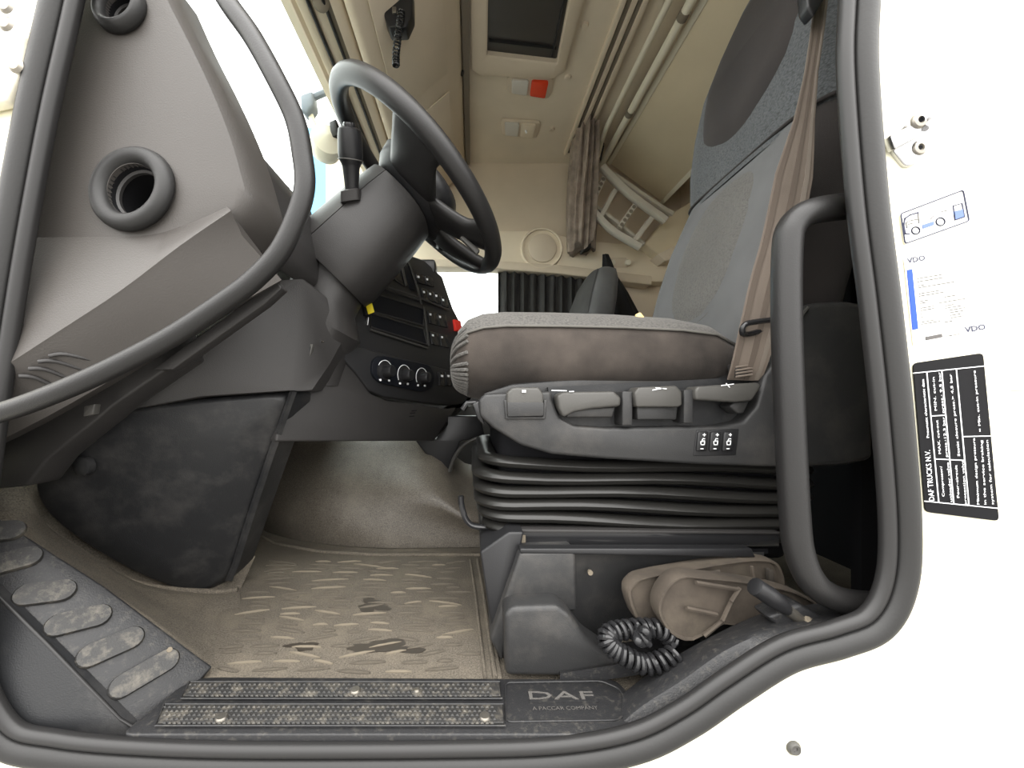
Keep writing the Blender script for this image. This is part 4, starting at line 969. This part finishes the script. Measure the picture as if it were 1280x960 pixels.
# ladder clipped to the bunk end
ld = thing('bunk_ladder', 'grey plastic folding ladder clipped below the bunk', 'ladder', P(790, 300, 2.3))
def lrail(a, b, c, w_, d):
    pts = crom([P(*a, d), P(*b, d), P(*c, d)], 6)
    bm = bmesh.new(); add_tube(bm, pts, .0, ref=(0, 1, 0), prof=[(x*w_, y*.02) for x, y in ((-1, -.7), (-.7, -1), (.7, -1), (1, -.7), (1, .7), (.7, 1), (-.7, 1), (-1, .7))]); finish('ladder_rail', bm, 'ladder', ld)
lrail((752, 209), (788, 244), (832, 276), .020, 2.24); lrail((766, 219), (805, 246), (840, 269), .014, 2.33)
lrail((739, 262), (765, 288), (800, 309), .018, 2.24); lrail((742, 258), (770, 279), (804, 306), .010, 2.30)
for a, b in (((756, 220), (741, 252)), ((770, 236), (752, 269)), ((795, 255), (775, 284)), ((816, 271), (794, 300))):
    pa, pb = P(*a, 2.25), P(*b, 2.25); t = (pb-pa).normalized()
    s = V((t.z, 0, -t.x))*.014
    rgo = slab('rung', [pa+s, pb+s, pb-s, pa-s], (0, .05, 0), 'ladder', ld, .004)
    if a[0] in (756, 795):
        for k in range(5):
            q = pa.lerp(pb, .12+.19*k); lathe('rung_hole', [(.0005, -.001), (.011, -.001), (.011, .003)], q+V((0, -.0005, 0)), (0, 1, 0), 'beige_dark', rgo, segs=10)
# locker at the far rear corner
lk = thing('corner_locker', 'tan locker box under the bunk in the far rear corner', 'locker', P(830, 320, 2.45))
pslab('locker_front', [(806, 305), (838, 268), (900, 230), (905, 280), (828, 322)], 2.32, .16, 'bunk_board', lk, .01)
pslab('locker_base', [(822, 318), (905, 275), (905, 310), (832, 326)], 2.30, .18, 'beige', lk, .006)

# passenger side: speaker ledge, curtain, hooks, jacket
sp = thing('speaker_panel', 'beige side panel with a round speaker grille above the passenger window', 'speaker panel', P(680, 335, 2.44))
slab('panel_body', rpoly([P(x, y, 2.40) for x, y in ((480, 290), (684, 288), (720, 300), (880, 312), (880, 352), (815, 352), (760, 345), (700, 338), (610, 332), (480, 330))], .02, 3), (0, .10, 0), 'beige_light', sp, .012, 3)
slab('panel_lower_lip', [P(x, y, 2.385) for x, y in ((480, 322), (610, 325), (700, 331), (815, 345), (815, 356), (700, 342), (610, 335), (480, 332))], (0, .1, 0), 'beige', sp, .006)
cs_ = P(678, 310, 2.395)
lathe('speaker_rim', [(.118, .0), (.118, -.012), (.126, -.014), (.132, -.004), (.132, .004)], P(677, 311, 2.398), (0, 1, 0), 'beige_light', sp, segs=40, closed=True)
lathe('speaker_grille', [(.0005, -.006), (.083, -.006), (.088, -.004), (.09, .003)], cs_, (0, 1, 0), 'beige', sp, segs=32)
pc_ = thing('window_curtain', 'dark grey pleated curtain drawn across the passenger window', 'curtain', P(680, 390, 2.42))
n = 60; rows = []
for k in range(9):
    z = 1.30-.075*k; rows.append([V((.165+.60*j/n, 2.44+.022*math.sin(j*1.05+.3*k*.2)+.006*math.sin(j*2.3), z)) for j in range(n+1)])
bm = bmesh.new(); add_loft(bm, rows, closed_ring=False, caps=False); oo = finish('curtain_cloth', bm, 'curtain_dark', pc_, ang=80)
md = oo.modifiers.new('thick', 'SOLIDIFY'); md.thickness = .004
hk = thing('coat_hooks', 'pair of small beige coat hooks on the far side panel', 'hooks', P(775, 330, 2.4))
pslab('hook_plate', [(757, 322), (783, 322), (785, 334), (760, 334)], 2.395, .02, 'beige', hk, .003)
for x in (764, 783): lathe('hook', [(.0005, -.035), (.016, -.034), (.020, -.02), (.012, -.006), (.014, .004)], P(x, 329, 2.40), (0, 1, .2), 'trim_cream', hk, segs=16)
jk = thing('hanging_jacket', 'black jacket hanging from a coat hook behind the passenger seat', 'jacket', P(770, 400, 2.36))
rings = []
for t, x, y, w_ in ((0, 757, 318, .018), (.15, 759, 327, .028), (.4, 762, 345, .045), (.7, 768, 365, .075), (1, 774, 392, .11), (1.2, 776, 440, .13)):
    c = P(x, y, 2.34); rings.append([c+V((w_*math.cos(a)*(1+.15*math.sin(4*a+t)), .5*w_*math.sin(a)*(1+.2*math.sin(6*a)), 0)) for a in [2*math.pi*j/36 for j in range(36)]])
loft('jacket_body', rings, 'jacket', jk, ang=80)

# passenger seat
ps = thing('passenger_seat', 'grey fabric passenger seat standing on the far side', 'seat', (.6, 2.02, .1))
rings = []
for z, hw, th, x in ((.50, .20, .06, .56), (.56, .23, .085, .565), (.75, .235, .09, .60), (.92, .225, .085, .635), (1.02, .19, .075, .66), (1.08, .13, .06, .68), (1.105, .07, .03, .69)):
    rings.append(sring(V((x, 2.04, z)), NY, V((-1, 0, 0)), hw, th, 36, 3))
pb = loft('backrest', rings, 'fabric_plain', ps, ang=80)
loft('backrest_front', [[p+V((-.004, 0, 0)) for p in sring(V((x, 2.04, z)), NY, V((-1, 0, 0)), hw, th, 20, 3, t0=math.radians(35), t1=math.radians(145), open_=True)] for z, hw, th, x in ((.56, .23, .085, .565), (.75, .235, .09, .60), (.92, .225, .085, .635), (1.02, .19, .075, .66), (1.08, .13, .06, .68))], 'curtain_dark', pb, closed_ring=False, caps=False, ang=80)
rings = [sring(V((x, 2.04, .42)), NY, UZ, .23*s, .075*s2, 28, 3) for x, s, s2 in ((.12, .7, .4), (.14, .92, .8), (.2, 1, 1), (.5, 1, 1), (.58, .95, .8))]
loft('cushion', rings, 'fabric_plain', ps, ang=80)
box('seat_plinth', (.38, 2.04, .17), (.40, .38, .36), 'black_plastic', ps, .02)

# ------------------------------------------------------------------ windscreen furniture and outside
se = thing('windscreen_sensor', 'beige round housing fixed to the windscreen beside the steering wheel', 'sensor', P(408, 200, 1.54))
lathe('housing', [(.0005, -.055), (.043, -.053), (.058, -.035), (.064, .0), (.06, .035), (.0005, .06)], P(408, 181, 1.54), (.55, -1, .1), 'trim_cream', se, segs=24)
pslab('housing_cap', [(411, 152), (420, 148), (424, 168), (414, 172)], 1.50, .04, 'black_plastic', se, .004)
mr = thing('outside_mirror', 'dark mirror bracket outside the windscreen', 'mirror', P(388, 125, 1.75))
pslab('mirror_bracket', [(374, 118), (390, 112), (392, 130), (384, 142), (376, 138)], 1.62, .06, 'blue_grey', mr, .01)
tube('mirror_stem', [P(384, 125, 1.65), V((-.585, 1.65, 1.76))], .014, 'blue_grey', mr, segs=8)
tube('mirror_arm', [P(384, 132, 1.65), P(394, 160, 1.65), P(404, 190, 1.65)], .012, 'trim_cream', mr, segs=8)
o = box('blue_building', (-4.3, 15, 3.4), (1.5, 8, 9.7), 'outside_blue', bevel=.05); tag(o, 'plain blue building seen through the windscreen', 'building')

# ------------------------------------------------------------------ markings and fittings on the cream body side
BD = DP+.005
sk = thing('door_striker', 'shiny steel door striker bolted on the cream door pillar', 'striker', P(1150, 190, BD))
base = ppoly([(1116, 170), (1140, 146), (1183, 138), (1186, 152), (1175, 175), (1146, 205), (1133, 208), (1117, 188)], BD-.004)
slab('striker_plate', rpoly(base, .004, 2), (0, .006, 0), 'steel', sk, .0015)
slab('striker_wedge', ppoly([(1114, 168), (1150, 152), (1160, 150), (1150, 170), (1120, 186)], BD-.012), (0, .010, 0), 'steel', sk, .002)
tube('striker_bar', crom([P(1150, 150, BD-.012), P(1158, 146, BD-.012), P(1163, 152, BD-.012), P(1155, 160, BD-.010)], 4), .005, 'steel', sk, segs=10)
for x, y in ((1149, 185), (1149, 151)):
    bo = lathe('bolt', [(.0005, -.001), (.0035, -.001), (.004, -.0025), (.0075, -.002), (.009, .0), (.009, .002)], P(x, y, BD-(.004 if y > 160 else .0125)), (0, 1, 0), 'steel_dull', sk, segs=16)
    lathe('bolt_socket', [(.0005, -.0015), (.003, -.0015), (.003, .0)], P(x, y, BD-(.004 if y > 160 else .0125)), (0, 1, 0), 'black_deep', bo, segs=6)

BL = BD-.0008
pk = thing('fuel_diagram_sticker', 'white sticker outlining a truck, wheels and blue fuel tank', 'sticker', P(1165, 270, BL))
slab('sticker_sheet', rpoly(ppoly([(1125, 266), (1205, 236), (1213, 277), (1131, 306)], BL), .003, 3), (0, .0008, 0), 'label_white', pk)
D2 = BL-.0007
border = rpoly(ppoly([(1126, 267), (1204, 237.5), (1211.5, 276), (1131.5, 304.5)], D2), .003, 3)
bm = bmesh.new(); add_tube(bm, border, .0007, closed=True, segs=5); finish('sticker_border', bm, 'navy_print', pk)
strokes('cab_outline', [[(1148, 265.5), (1138, 268.5), (1131.5, 273), (1130, 281), (1132, 292), (1137, 292)]], D2, 1.6, 'navy_print', pk)
strokes('cab_detail', [[(1134, 285), (1133, 278), (1140, 275), (1147, 274)], [(1148, 266), (1149, 279)], [(1136, 280), (1141, 279)], [(1164, 273), (1167, 270)], [(1178, 264), (1184, 263)]], D2, .9, 'grey_print', pk)
for x, y, r_ in ((1145, 288, 5), (1176, 277, 5.4)): strokes('wheel_outline', [[(x+r_*math.cos(2*math.pi*k/20), y+r_*.9*math.sin(2*math.pi*k/20)) for k in range(21)]], D2, 1.3, 'navy_print', pk)
slab('fuel_tank', ppoly([(1153, 281), (1167, 276.5), (1168, 281), (1154, 286)], D2), (0, .0006, 0), 'pale_blue_print', pk)
slab('gauge_fill', ppoly([(1192, 264.5), (1204.5, 261), (1206, 271), (1194, 275)], D2), (0, .0006, 0), 'pale_blue_print', pk)
strokes('gauge_outline', [[(1192, 257), (1203, 254), (1206, 271), (1194, 275), (1192, 257)]], D2, 1.1, 'navy_print', pk)

vd = thing('calibration_sticker', 'white service sticker with blue side bar and VDO lettering', 'sticker', P(1180, 420, BL))
slab('sticker_sheet', ppoly([(1130, 322), (1222, 300), (1236, 415), (1142, 432)], BL), (0, .0008, 0), 'label_white', vd)
slab('blue_bar', ppoly([(1134, 337.5), (1140.5, 336), (1148, 411), (1141, 412.5)], D2), (0, .0006, 0), 'blue_print', vd)
text('brand_lettering', 'VDO', P(1134, 329.5, D2), P(1156.5, 325, D2), 6.5/F*D2, (0, 0, 1), 'navy_print', vd, bold=.03)
text('brand_lettering', 'VDO', P(1206, 416, D2), P(1232, 411.5, D2), 7/F*D2, (0, 0, 1), 'navy_print', vd, bold=.03)
slab('grey_bar', ppoly([(1157, 421), (1177.5, 417), (1178.5, 421.5), (1157.5, 425.5)], D2), (0, .0006, 0), 'grey_print', vd)
rr = random.Random(5); ln = []
for y0, x0, x1 in ((348, 1148, 1178), (352, 1148, 1179), (357, 1149, 1158), (359.5, 1149, 1193), (367, 1150, 1175), (370, 1150, 1181), (376.5, 1151, 1163), (379, 1151, 1159), (385, 1152, 1167), (388, 1152, 1168), (392, 1152, 1155), (396, 1153, 1155), (402.5, 1153, 1168), (405, 1153, 1176), (378.5, 1175, 1207), (382, 1183, 1193), (385, 1183, 1204), (387.5, 1188, 1207), (390.5, 1189, 1206), (394, 1189, 1202), (397, 1190, 1204), (402.5, 1182, 1191), (371, 1182, 1196), (420, 1184, 1199)):
    x = x0
    while x < x1:
        w_ = min(rr.uniform(2, 6), x1-x); ln.append([(x, y0-(x-x0)*.17), (x+w_, y0-(x+w_-x0)*.17)]); x += w_+1.6
strokes('print_lines', ln, D2, 1.0, 'grey_print', vd)

bp_ = thing('pressure_data_plate', 'black plate with white pneumatic data text on the cream body', 'data plate', P(1200, 645, BL))
TLp, TRp, BRp, BLp = (1141.5, 454), (1229, 441), (1249, 651.5), (1157, 640)
slab('plate', rpoly(ppoly([TLp, TRp, BRp, BLp], BL-.0006), .006, 4), (0, .0012, 0), 'plate_black', bp_)
D3 = BL-.0014
def Z(x, y): return (1120+x/4, 420+y/4)
ln = [[Z(88, 186), Z(444, 150)], [Z(145, 826), Z(512, 862)], [Z(155, 182), Z(215, 832)], [Z(230, 175), Z(290, 838)], [Z(303, 168), Z(366, 848)], [Z(181, 400), Z(248, 396)], [Z(198, 615), Z(344, 622)], [Z(338, 503), Z(480, 500)]]
strokes('table_lines', ln, D3, 1.0, 'white_print', bp_)
def pt(s, a, b, hpx): text('plate_lettering', s, P(*Z(*a), D3), P(*Z(*b), D3), hpx/4/F*D3, (-1, 0, 0), 'white_print', bp_)
pt('DAF TRUCKS N.V.', (190, 822), (168, 570), 28); pt('Pneumatic characteristic data', (164, 508), (138, 215), 13)
pt('Compressor/', (241, 802), (228, 650), 12.5); pt('unloader valve', (280, 828), (262, 632), 12.5)
pt('MAX. cut-out', (223, 588), (208, 420), 12.5); pt('press.:12,3 bar', (257, 604), (241, 404), 12.5)
pt('MIN. cut-in', (203, 372), (190, 205), 12.5); pt('press.: 9,5 bar', (240, 384), (220, 180), 12.5)
pt('Four-circuit', (315, 808), (303, 645), 12.5); pt('protection valve', (352, 843), (336, 620), 12.5)
pt('Static closure press.> 4,5 bar', (318, 600), (276, 190), 12.5)
pt('Minimum design pressure', (415, 842), (392, 510), 12.5); pt('in the service braking', (450, 842), (430, 520), 12.5); pt('system for calculation', (487, 842), (458, 520), 12.5)
pt('= Min. cut-in pressure', (424, 478), (395, 172), 12.5)

bl = thing('body_bolt', 'small round grey bolt on the cream panel below the doorway', 'bolt', P(992, 935, BD))
lathe('bolt_head', [(.0022, -.001), (.003, -.003), (.006, -.004), (.0085, -.001), (.0085, .003)], P(992, 935, BD), (0, 1, 0), 'lever_plastic', bl, segs=20)
lathe('bolt_recess', [(.0005, -.0018), (.0028, -.0018), (.0028, .0)], P(992, 935, BD), (0, 1, 0), 'grey_print', bl, segs=12)
lc = thing('body_latch', 'cream metal latch block at the edge of the body side', 'latch', P(1285, 440, BD))
pslab('latch_block', [(1273, 434), (1300, 428), (1305, 485), (1278, 488)], BD-.01, .014, 'trim_cream', lc, .002)
